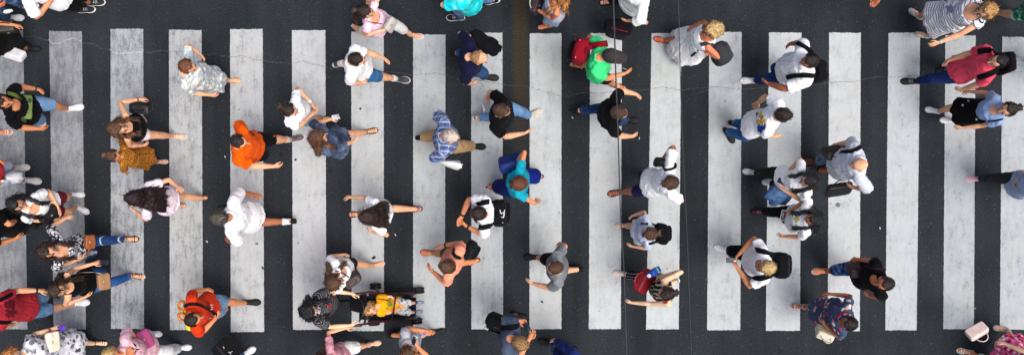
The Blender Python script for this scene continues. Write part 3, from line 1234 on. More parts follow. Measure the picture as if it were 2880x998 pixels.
def strap(key, px, width, c, name='strap', par=None, th=.006, lift=.008, mat=None, z=None):
    """A band laid over the wearer along the photo line px (points may carry their own height)."""
    pts, nrm = [], []
    dense = []
    for a, b in zip(px, px[1:]):
        n = max(1, int(math.hypot(b[0] - a[0], b[1] - a[1]) / 5))
        for i in range(n):
            t = i / n
            zz = a[2] + (b[2] - a[2]) * t if len(a) > 2 and len(b) > 2 else None
            dense.append((a[0] + (b[0] - a[0]) * t, a[1] + (b[1] - a[1]) * t, zz))
    l = px[-1]
    dense.append((l[0], l[1], l[2] if len(l) > 2 else None))
    for u, v, zz in dense:
        loc, nor = (None, None) if zz is not None else hit(key, u, v)
        if zz is not None:
            pts.append(at(u, v, zz)); nrm.append(UP.copy())
        elif loc is not None and loc.z > .15:
            pts.append(loc + nor * lift); nrm.append(nor)
        else:
            pts.append((u, v)); nrm.append(UP.copy())
    for i, q in enumerate(pts):     # off the body: carry the last height on
        if isinstance(q, tuple):
            near = [k for k in range(len(pts)) if not isinstance(pts[k], tuple)]
            z_ = pts[min(near, key=lambda k: abs(k - i))].z if near else 1.1
            pts[i] = at(q[0], q[1], z_)
    for _ in range(2):
        pts = [pts[0]] + [(pts[i - 1] + pts[i] * 2 + pts[i + 1]) / 4 + nrm[i] * .002 for i in range(1, len(pts) - 1)] + [pts[-1]]
    refs = []
    for i in range(len(pts)):
        t = (pts[min(i + 1, len(pts) - 1)] - pts[max(i - 1, 0)])
        refs.append(t.cross(nrm[i]) if t.length > 1e-6 else V((1, 0, 0)))
    return make(name, tube(pts, [(width / 2, th / 2)] * len(pts), refs, n=8, cap=.2), mat or cloth(c), par, world_of(par) if par else None)


def print_on(key, polys, c, name='print', lift=.004):
    """Flat print on the cloth: photo outlines dropped onto the shirt."""
    par = PEOPLE[key]['obj']
    vs, fs = [], []
    for poly in polys:
        cu = sum(q[0] for q in poly) / len(poly)
        cv = sum(q[1] for q in poly) / len(poly)
        n = len(poly)
        o = len(vs)
        for t in (0, .34, .67, 1):
            for q in (poly if t else [(cu, cv)]):
                u, v = cu + (q[0] - cu) * t, cv + (q[1] - cv) * t
                loc, nor = hit(key, u, v)
                vs.append(loc + nor * lift if loc is not None else (vs[-1].copy() if vs else at(u, v, 1.2)))
        for j in range(n):
            fs.append((o, o + 1 + j, o + 1 + (j + 1) % n))
            for r_ in range(2):
                a = o + 1 + r_ * n
                fs.append((a + j, a + n + j, a + n + (j + 1) % n, a + (j + 1) % n))
    return make(name, (vs, fs), cloth(c), par, world_of(par))


def stroke(cx, cy, ang, size, lines):
    """Letter strokes in photo pixels: lines in a unit box, x along ang."""
    ca, sa = math.cos(R(ang)), math.sin(R(ang))
    return [[(cx + (x * ca - y * sa) * size, cy - (x * sa + y * ca) * size) for x, y in ln] for ln in lines]
# ---------------------------------------------------------------- the road
def asphalt():
    m, nt, b = nodes_of('asphalt')
    L = nt.links
    co = coords(nt)
    big = N(nt, 'ShaderNodeTexNoise', Scale=.9, Detail=5., Roughness=.6)
    L.new(co, big.inputs['Vector'])
    mid = N(nt, 'ShaderNodeTexNoise', Scale=46., Detail=4., Roughness=.7)
    L.new(co, mid.inputs['Vector'])
    fine = N(nt, 'ShaderNodeTexNoise', Scale=150., Detail=2., Roughness=.6)
    L.new(co, fine.inputs['Vector'])
    r1 = ramp(nt, [(.3, rgb((36, 40, 43))), (.7, rgb((46, 51, 55)))])
    L.new(big.outputs['Fac'], r1.inputs['Fac'])
    r2 = ramp(nt, [(.28, (.5, .5, .5, 1)), (.5, (1, 1, 1, 1)), (.74, (1.7, 1.7, 1.7, 1))])
    L.new(mid.outputs['Fac'], r2.inputs['Fac'])
    c = mix(nt, 1., r1.outputs['Color'], r2.outputs['Color'], 'MULTIPLY')
    r3 = ramp(nt, [(.3, (.6, .6, .6, 1)), (.7, (1.45, 1.45, 1.45, 1))])
    L.new(fine.outputs['Fac'], r3.inputs['Fac'])
    c = mix(nt, 1., c, r3.outputs['Color'], 'MULTIPLY')
    # pale stone chips in the surface
    vo = N(nt, 'ShaderNodeTexVoronoi', Scale=26.)
    L.new(co, vo.inputs['Vector'])
    lt = N(nt, 'ShaderNodeMath', operation='LESS_THAN')
    L.new(vo.outputs['Distance'], lt.inputs[0]); lt.inputs[1].default_value = .16
    sp = N(nt, 'ShaderNodeSeparateColor')
    L.new(vo.outputs['Color'], sp.inputs[0])
    gt = N(nt, 'ShaderNodeMath', operation='GREATER_THAN')
    L.new(sp.outputs[0], gt.inputs[0]); gt.inputs[1].default_value = .86
    mm = N(nt, 'ShaderNodeMath', operation='MULTIPLY')
    L.new(lt.outputs[0], mm.inputs[0]); L.new(gt.outputs[0], mm.inputs[1])
    m2 = N(nt, 'ShaderNodeMath', operation='MULTIPLY')
    L.new(mm.outputs[0], m2.inputs[0]); m2.inputs[1].default_value = .55
    c = mix(nt, m2.outputs[0], c, rgb((118, 120, 122)))
    # an old oil and rust stain along the lane, with its own edge
    sx = N(nt, 'ShaderNodeSeparateXYZ')
    L.new(co, sx.inputs[0])
    w = N(nt, 'ShaderNodeTexNoise', Scale=4., Detail=4.)
    L.new(co, w.inputs['Vector'])
    xx = N(nt, 'ShaderNodeMath', operation='MULTIPLY_ADD')
    L.new(w.outputs['Fac'], xx.inputs[0]); xx.inputs[1].default_value = .12; L.new(sx.outputs[0], xx.inputs[2])
    d = N(nt, 'ShaderNodeMath', operation='SUBTRACT')
    L.new(xx.outputs[0], d.inputs[0]); d.inputs[1].default_value = .18
    ab = N(nt, 'ShaderNodeMath', operation='ABSOLUTE')
    L.new(d.outputs[0], ab.inputs[0])
    mr = N(nt, 'ShaderNodeMapRange')
    L.new(ab.outputs[0], mr.inputs[0])
    mr.inputs[1].default_value = .16; mr.inputs[2].default_value = .05
    my = N(nt, 'ShaderNodeMapRange')
    L.new(sx.outputs[1], my.inputs[0])
    my.inputs[1].default_value = .1; my.inputs[2].default_value = 1.3
    f = N(nt, 'ShaderNodeMath', operation='MULTIPLY')
    L.new(mr.outputs[0], f.inputs[0]); L.new(my.outputs[0], f.inputs[1])
    f2 = N(nt, 'ShaderNodeMath', operation='MULTIPLY')
    L.new(f.outputs[0], f2.inputs[0]); f2.inputs[1].default_value = .75
    c = mix(nt, f2.outputs[0], c, mix(nt, 1., rgb((64, 56, 40)), r2.outputs['Color'], 'MULTIPLY'))
    # wheel-polished bands along the lanes, and drips of oil
    mb = N(nt, 'ShaderNodeMapping')
    mb.inputs['Scale'].default_value = (1.5, .10, 1)
    L.new(co, mb.inputs['Vector'])
    lane = N(nt, 'ShaderNodeTexNoise', Scale=1.7, Detail=4., Roughness=.6)
    L.new(mb.outputs['Vector'], lane.inputs['Vector'])
    rl = ramp(nt, [(.32, (.78, .78, .78, 1)), (.68, (1.2, 1.2, 1.2, 1))])
    L.new(lane.outputs['Fac'], rl.inputs['Fac'])
    c = mix(nt, 1., c, rl.outputs['Color'], 'MULTIPLY')
    ov = N(nt, 'ShaderNodeTexVoronoi', Scale=2.3)
    L.new(co, ov.inputs['Vector'])
    om = N(nt, 'ShaderNodeMath', operation='MULTIPLY_ADD')
    L.new(w.outputs['Fac'], om.inputs[0]); om.inputs[1].default_value = .16; L.new(ov.outputs['Distance'], om.inputs[2])
    ro = ramp(nt, [(.10, (.62, .62, .62, 1)), (.17, (1, 1, 1, 1))])
    L.new(om.outputs[0], ro.inputs['Fac'])
    c = mix(nt, 1., c, ro.outputs['Color'], 'MULTIPLY')
    L.new(c, b.inputs['Base Color'])
    b.inputs['Roughness'].default_value = .95
    b.inputs['Specular IOR Level'].default_value = .12
    bump(nt, b, mid.outputs['Fac'], .6, .006)
    return m


def paint(i, wear, tone):
    """Road paint: tone is its own grey, wear how much of it has gone down to the asphalt."""
    m, nt, b = nodes_of('road_paint')
    L = nt.links
    t = N(nt, 'ShaderNodeTexCoord')
    mp = N(nt, 'ShaderNodeMapping')
    mp.inputs['Location'].default_value = (i * 7.3, i * 3.1, i)
    L.new(t.outputs['Object'], mp.inputs['Vector'])
    co = mp.outputs['Vector']
    mp2 = N(nt, 'ShaderNodeMapping')
    mp2.inputs['Scale'].default_value = (11, 2.4, 1)
    L.new(co, mp2.inputs['Vector'])
    streak = N(nt, 'ShaderNodeTexNoise', Scale=1.6, Detail=5., Roughness=.65)
    L.new(mp2.outputs['Vector'], streak.inputs['Vector'])
    big = N(nt, 'ShaderNodeTexNoise', Scale=4.5, Detail=7., Roughness=.75)
    L.new(co, big.inputs['Vector'])
    fine = N(nt, 'ShaderNodeTexNoise', Scale=95., Detail=5., Roughness=.8)
    L.new(co, fine.inputs['Vector'])
    base = rgb(tone)
    lo = rgb(tuple(int(x * .90) for x in tone))
    hi = rgb(tuple(min(255, int(x * 1.03)) for x in tone))
    r1 = ramp(nt, [(.3, lo), (.5, base), (.72, hi)])
    L.new(big.outputs['Fac'], r1.inputs['Fac'])
    r2 = ramp(nt, [(.3, (.86, .87, .875, 1)), (.6, (1, 1, 1, 1))])
    L.new(streak.outputs['Fac'], r2.inputs['Fac'])
    c = mix(nt, .8, r1.outputs['Color'], r2.outputs['Color'], 'MULTIPLY')
    r3 = ramp(nt, [(.32, (.80, .81, .82, 1)), (.5, (1, 1, 1, 1)), (.7, (1.06, 1.06, 1.06, 1))])
    L.new(fine.outputs['Fac'], r3.inputs['Fac'])
    c = mix(nt, .9, c, r3.outputs['Color'], 'MULTIPLY')
    # warm dirt film
    dn = N(nt, 'ShaderNodeTexNoise', Scale=1.3, Detail=3.)
    L.new(co, dn.inputs['Vector'])
    rd = ramp(nt, [(.5, (0, 0, 0, 1)), (.75, (.35, .35, .35, 1))])
    L.new(dn.outputs['Fac'], rd.inputs['Fac'])
    c = mix(nt, rd.outputs['Color'], c, rgb((176, 174, 160)))
    # worn through: grain + streak below a threshold
    s1 = N(nt, 'ShaderNodeMath', operation='MULTIPLY_ADD')
    L.new(streak.outputs['Fac'], s1.inputs[0]); s1.inputs[1].default_value = .6; L.new(fine.outputs['Fac'], s1.inputs[2])
    s2 = N(nt, 'ShaderNodeMath', operation='MULTIPLY_ADD')
    L.new(big.outputs['Fac'], s2.inputs[0]); s2.inputs[1].default_value = .45; L.new(s1.outputs[0], s2.inputs[2])
    mr = N(nt, 'ShaderNodeMapRange')
    L.new(s2.outputs[0], mr.inputs[0])
    mr.inputs[1].default_value = .80 + wear * .40
    mr.inputs[2].default_value = .69 + wear * .40
    mr.inputs[3].default_value = 0; mr.inputs[4].default_value = .8
    c = mix(nt, mr.outputs[0], c, rgb((104, 107, 111)))
    # chips knocked out of the paint
    vo = N(nt, 'ShaderNodeTexVoronoi', Scale=7.)
    wv = N(nt, 'ShaderNodeVectorMath', operation='MULTIPLY_ADD')
    L.new(fine.outputs['Color'], wv.inputs[0]); wv.inputs[1].default_value = (.04, .04, 0); L.new(co, wv.inputs[2])
    L.new(wv.outputs[0], vo.inputs['Vector'])
    lt = N(nt, 'ShaderNodeMath', operation='LESS_THAN')
    L.new(vo.outputs['Distance'], lt.inputs[0]); lt.inputs[1].default_value = .10
    sp = N(nt, 'ShaderNodeSeparateColor')
    L.new(vo.outputs['Color'], sp.inputs[0])
    gt = N(nt, 'ShaderNodeMath', operation='GREATER_THAN')
    L.new(sp.outputs[0], gt.inputs[0]); gt.inputs[1].default_value = .80
    mm = N(nt, 'ShaderNodeMath', operation='MULTIPLY')
    L.new(lt.outputs[0], mm.inputs[0]); L.new(gt.outputs[0], mm.inputs[1])
    m3 = N(nt, 'ShaderNodeMath', operation='MULTIPLY')
    L.new(mm.outputs[0], m3.inputs[0]); m3.inputs[1].default_value = .6
    c = mix(nt, m3.outputs[0], c, rgb((92, 95, 98)))
    L.new(c, b.inputs['Base Color'])
    b.inputs['Roughness'].default_value = .85
    b.inputs['Specular IOR Level'].default_value = .2
    bump(nt, b, fine.outputs['Fac'], .4, .004)
    return m


g = 160
road = make('road', ([V((-g, -g, 0)), V((g, -g, 0)), V((g, g, 0)), V((-g, g, 0))], [(0, 1, 2, 3)]), asphalt(), smooth=False)
structure(road)

STRIPES = [  # left/right edge at the top, right/left edge at the bottom, top, bottom, wear, tone
    (-28, 65, 77, -16, 86, 925, .64, (143, 146, 150)), (138, 230, 242, 151, 88, 926, .62, (147, 150, 155)), (311, 403, 405, 312, 82, 924, .58, (166, 170, 174)),
    (475, 567, 571, 478, 84, 927, .48, (180, 183, 183)), (647, 739, 743, 649, 83, 932, .38, (186, 189, 189)), (821, 915, 918, 824, 86, 926, .26, (192, 195, 196)),
    (988, 1079, 1080, 989, 90, 930, .27, (186, 191, 192)), (1162, 1253, 1251, 1162, 97, 925, .30, (182, 188, 190)), (1325, 1413, 1415, 1326, 93, 925, .34, (182, 188, 191)),
    (1490, 1579, 1579, 1489, 95, 924, .24, (192, 198, 198)), (1660, 1749, 1746, 1656, 94, 924, .22, (194, 199, 199)), (1833, 1916, 1909, 1817, 94, 925, .22, (192, 198, 198)),
    (1995, 2086, 2082, 1989, 91, 927, .25, (188, 194, 195)), (2163, 2254, 2250, 2154, 92, 929, .24, (190, 196, 197)), (2332, 2421, 2418, 2328, 92, 930, .22, (192, 197, 198)),
    (2499, 2588, 2578, 2490, 93, 928, .28, (184, 190, 192)), (2659, 2744, 2739, 2653, 100, 925, .34, (172, 179, 182)), (2819, 2908, 2903, 2812, 104, 926, .32, (176, 182, 185))]
rnd = random.Random(3)
for i, (a, b_, c_, d_, t0, t1, wear, tone) in enumerate(STRIPES):
    out = []
    def edge(p, q, n, amp):
        for k in range(n):
            t = k / n
            out.append((p[0] + (q[0] - p[0]) * t + (rnd.uniform(-amp, amp) if q[0] == p[0] or abs(q[1] - p[1]) > 300 else 0), p[1] + (q[1] - p[1]) * t + (rnd.uniform(-amp, amp) if abs(q[1] - p[1]) < 300 else 0)))
    edge((a, t0), (b_, t0 + rnd.uniform(-1, 2)), 30, 1.0)
    edge((b_, t0), (c_, t1), 170, .5)
    edge((c_, t1), (d_, t1 + rnd.uniform(-1, 1)), 30, .9)
    edge((d_, t1), (a, t0), 170, .5)
    n = len(out)
    vs = [at(u, v, .004) for u, v in out]
    structure(make('crosswalk_stripe', (vs, [tuple(range(n))[::-1]]), paint(i, wear, tone), smooth=False))

# the long crack across the carriageway: thin filler sheet above the paint
CR = [[(60, 104), (101, 104), (120, 112), (139, 115), (143, 122), (171, 122), (190, 112), (207, 108), (224, 115), (235, 122), (263, 125), (285, 137), (312, 140), (316, 148), (336, 151), (360, 150), (390, 147), (420, 147), (454, 142), (476, 145), (512, 147), (537, 147),
       (565, 150), (588, 156), (602, 150), (621, 157), (652, 161), (680, 157), (714, 167), (739, 171), (761, 174), (777, 176), (822, 179), (852, 172), (878, 180), (914, 188), (931, 193), (990, 196), (1080, 202), (1110, 204), (1156, 212), (1206, 208), (1226, 204), (1251, 212), (1293, 224),
       (1326, 221), (1371, 231), (1413, 238), (1444, 242), (1472, 241), (1489, 244), (1524, 255), (1574, 270), (1600, 272), (1625, 263), (1658, 260), (1686, 264), (1720, 258), (1760, 256), (1832, 251), (1862, 246), (1890, 249), (1913, 254), (1950, 250), (2004, 244), (2032, 246), (2082, 252),
       (2150, 246), (2254, 240), (2332, 234), (2362, 230), (2400, 231), (2428, 224), (2462, 216), (2512, 218), (2579, 212), (2660, 210), (2744, 209), (2820, 207), (2850, 205), (2880, 202)],
      [(1080, 202), (1050, 197), (1010, 192)], [(2004, 244), (1990, 255), (1960, 262)], [(714, 167), (716, 180), (713, 196)], [(1224, 600), (1226, 618), (1230, 640), (1229, 664)]]
for q, pl in enumerate(CR):
    vs, fs, mi = [], [], []
    pts = []
    for (u0, v0), (u1, v1) in zip(pl, pl[1:]):
        n = max(1, int(abs(u1 - u0 + v1 - v0) / 3.5))
        for k in range(n):
            t = k / n
            pts.append((u0 + (u1 - u0) * t + rnd.uniform(-.6, .6), v0 + (v1 - v0) * t + rnd.uniform(-1.5, 1.5)))
    for k, (u, v) in enumerate(pts):
        wd = rnd.uniform(.12, .85)
        z = .0075
        vs += [at(u, v - wd, z), at(u, v + wd, z)]
        if k:
            fs.append((2 * k - 2, 2 * k - 1, 2 * k + 1, 2 * k))
            st = next((i for i, s_ in enumerate(STRIPES) if s_[0] <= u <= s_[1]), None)
            mi.append(1 if st is None else (2 if st < 3 else 0))
    o = structure(make('road_crack', (vs, fs), plain((98, 100, 104), .95, .1, name='crack'), smooth=False))
    o.data.materials.append(plain((92, 94, 96), .95, .1, name='crack_dust'))
    o.data.materials.append(plain((214, 216, 220), .9, .1, name='crack_paint'))
    o.data.polygons.foreach_set('material_index', mi)

# ---------------------------------------------------------------- overhead cables
def cable(pts, d, label):
    path = []
    for (u, v, z) in pts:
        path.append(at(u, v, z))
    a, b_ = path[0], path[-1]
    d0, d1 = (path[0] - path[1]).normalized(), (path[-1] - path[-2]).normalized()
    path = [a + d0 * 14 + UP * 1.2, a + d0 * 6 + UP * .2] + path + [b_ + d1 * 5 + UP * .4, b_ + d1 * 14 + UP * 3.0]
    n = len(path)
    o = make('overhead_cable', tube(path, [d / 2] * n, n=8), plain((74, 76, 78), .6, .3, name='cable'))
    tag(o, label, 'cable', 'overhead cables')


cable([(1725, 0, 7.2), (1733, 240, 6.4), (1740, 430, 5.6), (1745, 600, 4.8), (1755, 760, 4.0), (1763, 998, 2.9)], .0105, 'thick dark cable hanging over the man in the green t-shirt')
cable([(1908, 0, 6.6), (1915, 280, 5.8), (1921, 420, 5.3), (1933, 670, 4.2), (1945, 998, 2.8)], .0062, 'thin dark cable hanging over the woman in the white dress')

# ---------------------------------------------------------------- bags and other things people carry
def bag_root(name, label, cat, loc, yaw, tilt=0, roll=0):
    M = yawm(yaw, loc, tilt, roll)
    return root(name, M, label, cat), M


def torus(M, r, t, n=24, k=8, flat=1.):
    vs, fs = [], []
    for i in range(n):
        a = 2 * math.pi * i / n
        for j in range(k):
            b_ = 2 * math.pi * j / k
            vs.append(M @ V(((r + t * math.cos(b_)) * math.cos(a), t * flat * math.sin(b_), (r + t * math.cos(b_)) * math.sin(a))))
    for i in range(n):
        for j in range(k):
            fs.append((i * k + j, i * k + (j + 1) % k, ((i + 1) % n) * k + (j + 1) % k, ((i + 1) % n) * k + j))
    return vs, fs


def softbox(w, d, h, M, n=4., amp=.012, fr=7., seed=0.):
    """A filled fabric box: rounded, sagging and creased; base on the origin."""
    vs, fs = [], []
    nu, nv = 40, 26
    sp = lambda c: math.copysign(abs(c) ** (2. / n), c)
    for i in range(nv + 1):
        th = math.pi * i / nv
        for j in range(nu):
            a = 2 * math.pi * j / nu
            x, y, z = sp(math.sin(th)) * sp(math.cos(a)) * w / 2, sp(math.sin(th)) * sp(math.sin(a)) * d / 2, sp(math.cos(th)) * h / 2
            q = V((x * fr + seed, y * fr, z * fr * .7))
            k = amp * (noise.noise(q) + 1.2 * (.4 - abs(noise.noise(q * 2.3))))
            nn = V((x / w, y / d, z / h)).normalized()
            vs.append(M @ (V((x, y, z + h / 2)) + nn * k))
    for i in range(nv):
        for j in range(nu):
            fs.append((i * nu + j, (i + 1) * nu + j, (i + 1) * nu + (j + 1) % nu, i * nu + (j + 1) % nu))
    return vs, fs


def backpack(key, label, u, v, z, yaw, c, dims=(.17, .29, .42), straps=(), pocket=None, tilt=0, sw=.06, trim=None, name='backpack'):
    """dims: depth behind the back, width, height; z is the middle height."""
    d, w, h = dims
    M = yawm(yaw, at(u, v, z), tilt)
    Mb = M @ Matrix.Translation(V((0, 0, -h / 2)))
    r = root(name, Mb, label, 'bag')
    m = cloth(c)
    make('main_compartment', softbox(d, w, h, Mb, 3.6, .016, 8., u), m, r, Mb)
    if pocket is not False:
        Mp = Mb @ Matrix.Translation(V((-d / 2 - .012, 0, .03)))
        make('front_pocket', softbox(.08, w * .76, h * .5, Mp, 3.4, .010, 10., v), cloth(pocket or c), r, Mb)
    make('grab_handle', tube([Mb @ V((d * .3, -.04, h - .005)), Mb @ V((d * .3, -.03, h + .03)), Mb @ V((d * .3, .03, h + .03)), Mb @ V((d * .3, .04, h - .005))], [.008] * 4, n=6), m, r, Mb)
    make('zip', tube([Mb @ V((-d * .2, -w * .40, h * .72)), Mb @ V((-d * .25, -w * .35, h * .95)), Mb @ V((-d * .25, 0, h * .995)), Mb @ V((-d * .25, w * .35, h * .95)), Mb @ V((-d * .2, w * .40, h * .72))], [.005] * 5, n=6), cloth(trim or (60, 60, 64)), r, Mb)
    for px in straps:
        strap(key, px, sw, c, 'shoulder_strap', r, th=.014, lift=.012)
    return r, Mb


def handbag(key, name, label, u, v, z, dims, yaw, c, tilt=0, roll=0, straps=(), sw=.02, flap=None, trim=(200, 180, 120), handle=True, sc=None, puff=.015):
    w, d, h = dims
    M = yawm(yaw, at(u, v, z), tilt, roll) @ Matrix.Translation(V((0, 0, -h / 2)))
    r = root(name, M, label, 'bag')
    make('bag_body', softbox(w, d, h, M, 5.5 if puff else 9., .008 if puff else .003, 9., u), plain(c, .55, .4, name='leather'), r, M)
    if flap is not False:
        Mf = M @ Matrix.Translation(V((0, -d * .16, h * .5)))
        make('flap', softbox(w * .97, d * .84, h * .54, Mf, 6., .004, 9., v), plain(flap or c, .5, .4, name='leather_flap'), r, M)
        make('clasp', rbox(.03, .012, .02, .004, 2, M @ Matrix.Translation(V((0, -d * .16 - d * .4, h * .55)))), plain(trim, .35, .5, .6, name='metal'), r, M)
    if handle:
        make('handle', tube([M @ V((w * .3 * math.cos(a), 0, h * .98 + (.11 * h / .2 + .02) * math.sin(a))) for a in [math.pi * i / 8 for i in range(9)]], [.007] * 9, n=6), plain(sc or c, .5, .4, name='leather'), r, M)
    for px in straps:
        strap(key, px, sw, sc or c, 'strap', r, th=.006)
    return r, M


def hand(key, side):
    A = PEOPLE[key]['J']['arms'][side]
    return A['P'], A['d']


def phone(key, label, u, v, z, yaw, c=(24, 24, 28), tilt=-35, sc=(40, 44, 52)):
    M = yawm(yaw, at(u, v, z), tilt)
    o = make('phone', rbox(.142, .070, .010, .004, 2, M), plain(c, .35, .5, name='phone_case'), None, M)
    tag(o, label, 'phone')
    make('screen', rbox(.128, .060, .0016, .0006, 1, M @ Matrix.Translation(V((0, 0, .0104)))), plain(sc, .15, .6, name='glass'), o, M)
    return o


def crumple(u, v, z, dims, yaw, c, label, name, cat, seed=1, tilt=0, pattern=None, rough=.6):
    """A soft gathered bag or folded cloth: narrow at the hand, full below."""
    w, d, h = dims
    M = yawm(yaw, at(u, v, z), tilt)
    vs, fs = [], []
    nu, nv = 28, 14
    for i in range(nv + 1):
        t = i / nv
        rr = (.12 + .88 * math.sin(min(1, t * 1.35) * math.pi / 2)) * (1 if t < .85 else math.sqrt(max(0, 1 - ((t - .85) / .15) ** 2)) * .5 + .5 * (1 - (t - .85) / .15))
        for j in range(nu):
            a = 2 * math.pi * j / nu
            k = 1 + .24 * noise.noise(V((math.cos(a) * 2.2 + seed, math.sin(a) * 2.2, t * 2.5))) + .10 * math.sin(a * 7 + seed + t * 3) * (1 - t * .5)
            vs.append(M @ V((w / 2 * rr * k * math.cos(a), d / 2 * rr * k * math.sin(a), -h * t)))
    for i in range(nv):
        for j in range(nu):
            fs.append((i * nu + j, (i + 1) * nu + j, (i + 1) * nu + (j + 1) % nu, i * nu + (j + 1) % nu))
    fs.append(tuple(range(nu)))
    fs.append(tuple(range(len(vs) - 1, len(vs) - 1 - nu, -1)))
    o = make(name, (vs, fs), cloth(c, pattern), None, M)
    return tag(o, label, cat)
# ---------------------------------------------------------------- the crowd (pixels of the photo give the places on the road)
W = (250, 250, 252)
BK = (13, 13, 16)
NV = (28, 36, 72)
DEN = ('fade', (150, 178, 205))
JEAN = (44, 84, 140)
LJ = (120, 162, 206)
WSN = ('sneaker', (240, 240, 240), (235, 235, 235))
BSN = ('sneaker', (26, 26, 28), (235, 235, 235))
BLK = ('sneaker', (24, 24, 26), (30, 30, 32), (40, 40, 42))

P('A', 'person in a white t-shirt, black shorts and black trainers walking in at the top left', head=(62, -66), face=-5, sh=(84, -38), yaw=-8, R=(152, -4, 1.15), Re=(116, 38, 1.05),
  fr=(240, 28, 5), fl=(268, 8, 5), hair=('short', 'dark'), top=('loose', W), bottom=('cargo', BK), shoes=BSN, leg=.6)
P('B', 'person in black carrying a white paper bag and a black bag at the upper left', reach=.5, sex='f', head=(-95, 92), sh=(-76, 102), L=(52, 72), R=(6, 128), fr=(90, 137, 0), hair=('long', 'dark', .25),
  top=('tee', BK), bottom=('longskirt', (26, 26, 30)), zhem=.4, shoes=BLK)
P('B2', 'person at the top left corner holding out a white paper napkin', head=(-130, -40), sh=(-104, -22), R=(2, 16, 1.0), hair=('short', 'brown'), top=('tee', (90, 90, 95)), bottom=('jeans', JEAN, DEN), shoes=WSN, skin='red')
P('C', 'man in a black t-shirt and pale denim shorts with a green sling bag', h=1.78, head=(8, 286), face=-6, yaw=-2, sh=(34, 296), L=(113, 252), R=(121, 363), fl=(207, 304, 10), fr=(98, 346, 0), nod=22,
  hair=('short', 'dark'), skin='tan', top=('tee', BK), bottom=('shorts', (118, 158, 204), DEN), shoes=WSN, neck=.075, watchL=(90, 60, 45), curlL=50)
P('D', 'person off the left edge whose white slide sandal enters the picture', sex='f', head=(-238, 384), sh=(-220, 386), fr=(10, 372, 0), hair=('short', 'brown'), top=('tee', (200, 200, 205)), bottom=('skirt', (190, 190, 195)), shoes=('sandal', (236, 230, 228), (240, 228, 224)), skin='red')
P('E', 'person at the left edge in pale denim shorts with a white plastic bag', head=(-112, 482), sh=(-90, 486), R=(24, 506, .86), L=(4, 452, .8), fr=(88, 508, -8), hair=('short', 'brown'), skin='tan',
  top=('tee', (190, 50, 60)), bottom=('shorts', (196, 210, 226), DEN), shoes=('sneaker', (205, 205, 200), (235, 235, 232)), sock=(235, 235, 235))
P('F', 'person in a wide black t-shirt at the left edge behind the woman with black hair', head=(-48, 640), sh=(-26, 630), yaw=6, L=(50, 618, .95), Le=(15, 617, 1.1), hair=('short', 'black'), top=('loose', BK), bottom=('trousers', (60, 60, 66)), shoes=BLK)
P('G', 'woman with long black hair in a white t-shirt and maroon shorts with a black handbag', hem=.09, sex='f', head=(48, 574), face=-18, yaw=-24, sh=(86, 582), L=(170, 594, .95), Le=(140, 552, 1.1), R=(163, 620, .93), fl=(213, 547, -4), fr=(228, 588, -30), nod=25,
  hair=('long', 'black', .22, 'all', 46), skin='fair', top=('tee', W), bottom=('shorts', (134, 32, 52)), leg=.3, shoes=('sneaker', (228, 228, 226), (236, 236, 236)), neck=.08)
P('H', 'woman in a black and white floral blouse with a brown belt bag', sex='f', head=(134, 706), face=-4, sh=(164, 707), yaw=0, L=(195, 606, .95), kL=.99, R=(228, 726, .95), fl=(366, 672, 0), nod=20,
  hair=('long', 'dark', .2, 'sides', 40), hairhi=(110, 66, 40), skin='fair', top=('tee', (40, 40, 56), ('blotch', 26, .52, [(235, 235, 235), (225, 225, 230)])), sleeve=.5, topname='blouse', bottom=('skinny', (40, 74, 128), ('bands', 'X', .11, .12, (190, 205, 220))), shoes=('sandal', BK, (50, 40, 36)), neck=.10)
P('I', 'woman in a black tank top and blue jeans with a tan belt bag', sex='f', head=(166, 815), face=-2, sh=(190, 806), yaw=2, L=(276, 737, .95), Le=(225, 752, 1.1), R=(250, 831, .9), fr=(383, 776, -8), nod=20,
  hair=('long', 'dark', .2, 'left', 40), hairhi=(120, 92, 56), skin='fair', top=('tank', BK), bottom=('skinny', (40, 88, 156), ('fade', (84, 130, 186))), shoes=('strappy', BK, (225, 215, 200)))
P('J', 'man in a maroon printed t-shirt and denim shorts at the left edge', broad=.93, head=(-30, 884), sh=(4, 874), yaw=-2, L=(122, 816), R=(44, 910, .85), fl=(106, 829, 0), fr=(224, 852, 5), hair=('short', 'brown'), skin='fair', watchL=(40, 30, 28), wide=1.0,
  top=('tee', (172, 44, 56)), bottom=('shorts', (84, 128, 172), DEN), shoes=('sneaker', (235, 235, 235), (240, 240, 240)), limb=1.0)
P('K', 'woman with curly orange hair in a white and grey floral dress', sex='f', head=(40, 1000), face=-5, sh=(82, 994), yaw=-3, L=(160, 920, .98), Le=(95, 938, 1.0), fl=(279, 964, -6), hair=('curly', 'ginger'), skin='light',
  top=('dress', (232, 232, 236), ('blotch', 13, .42, [(120, 122, 136), (90, 90, 104), (200, 200, 208)])), zhem=.35, skirtflare=.08, shoes=('strappy', BK, (40, 34, 32)), wide=1.15, watchL=(190, 60, 60), sleeve=.42)
P('L', 'blond person in a pink printed top and white trousers clutching a magenta bag', sex='f', head=(316, 994), face=-4, sh=(352, 988), yaw=0, L=(408, 972, 1.0), Le=(372, 944, 1.05), R=(398, 1000, 1.0), fl=(431, 938, -5), fr=(514, 977, 0), hair=('short', 'blond'), hairhi=(246, 214, 150), skin='tan',
  top=('loose', (246, 196, 208)), bottom=('trousers', (240, 240, 242)), shoes=WSN, neck=.08)
P('M', 'person below the lower edge holding a black tote with white marks', head=(588, 1092), face=20, sh=(596, 1078), yaw=30, L=(622, 1002, .75), hair=('short', 'dark'), top=('tee', (70, 80, 110)), bottom=('jeans', JEAN, DEN), shoes=WSN)
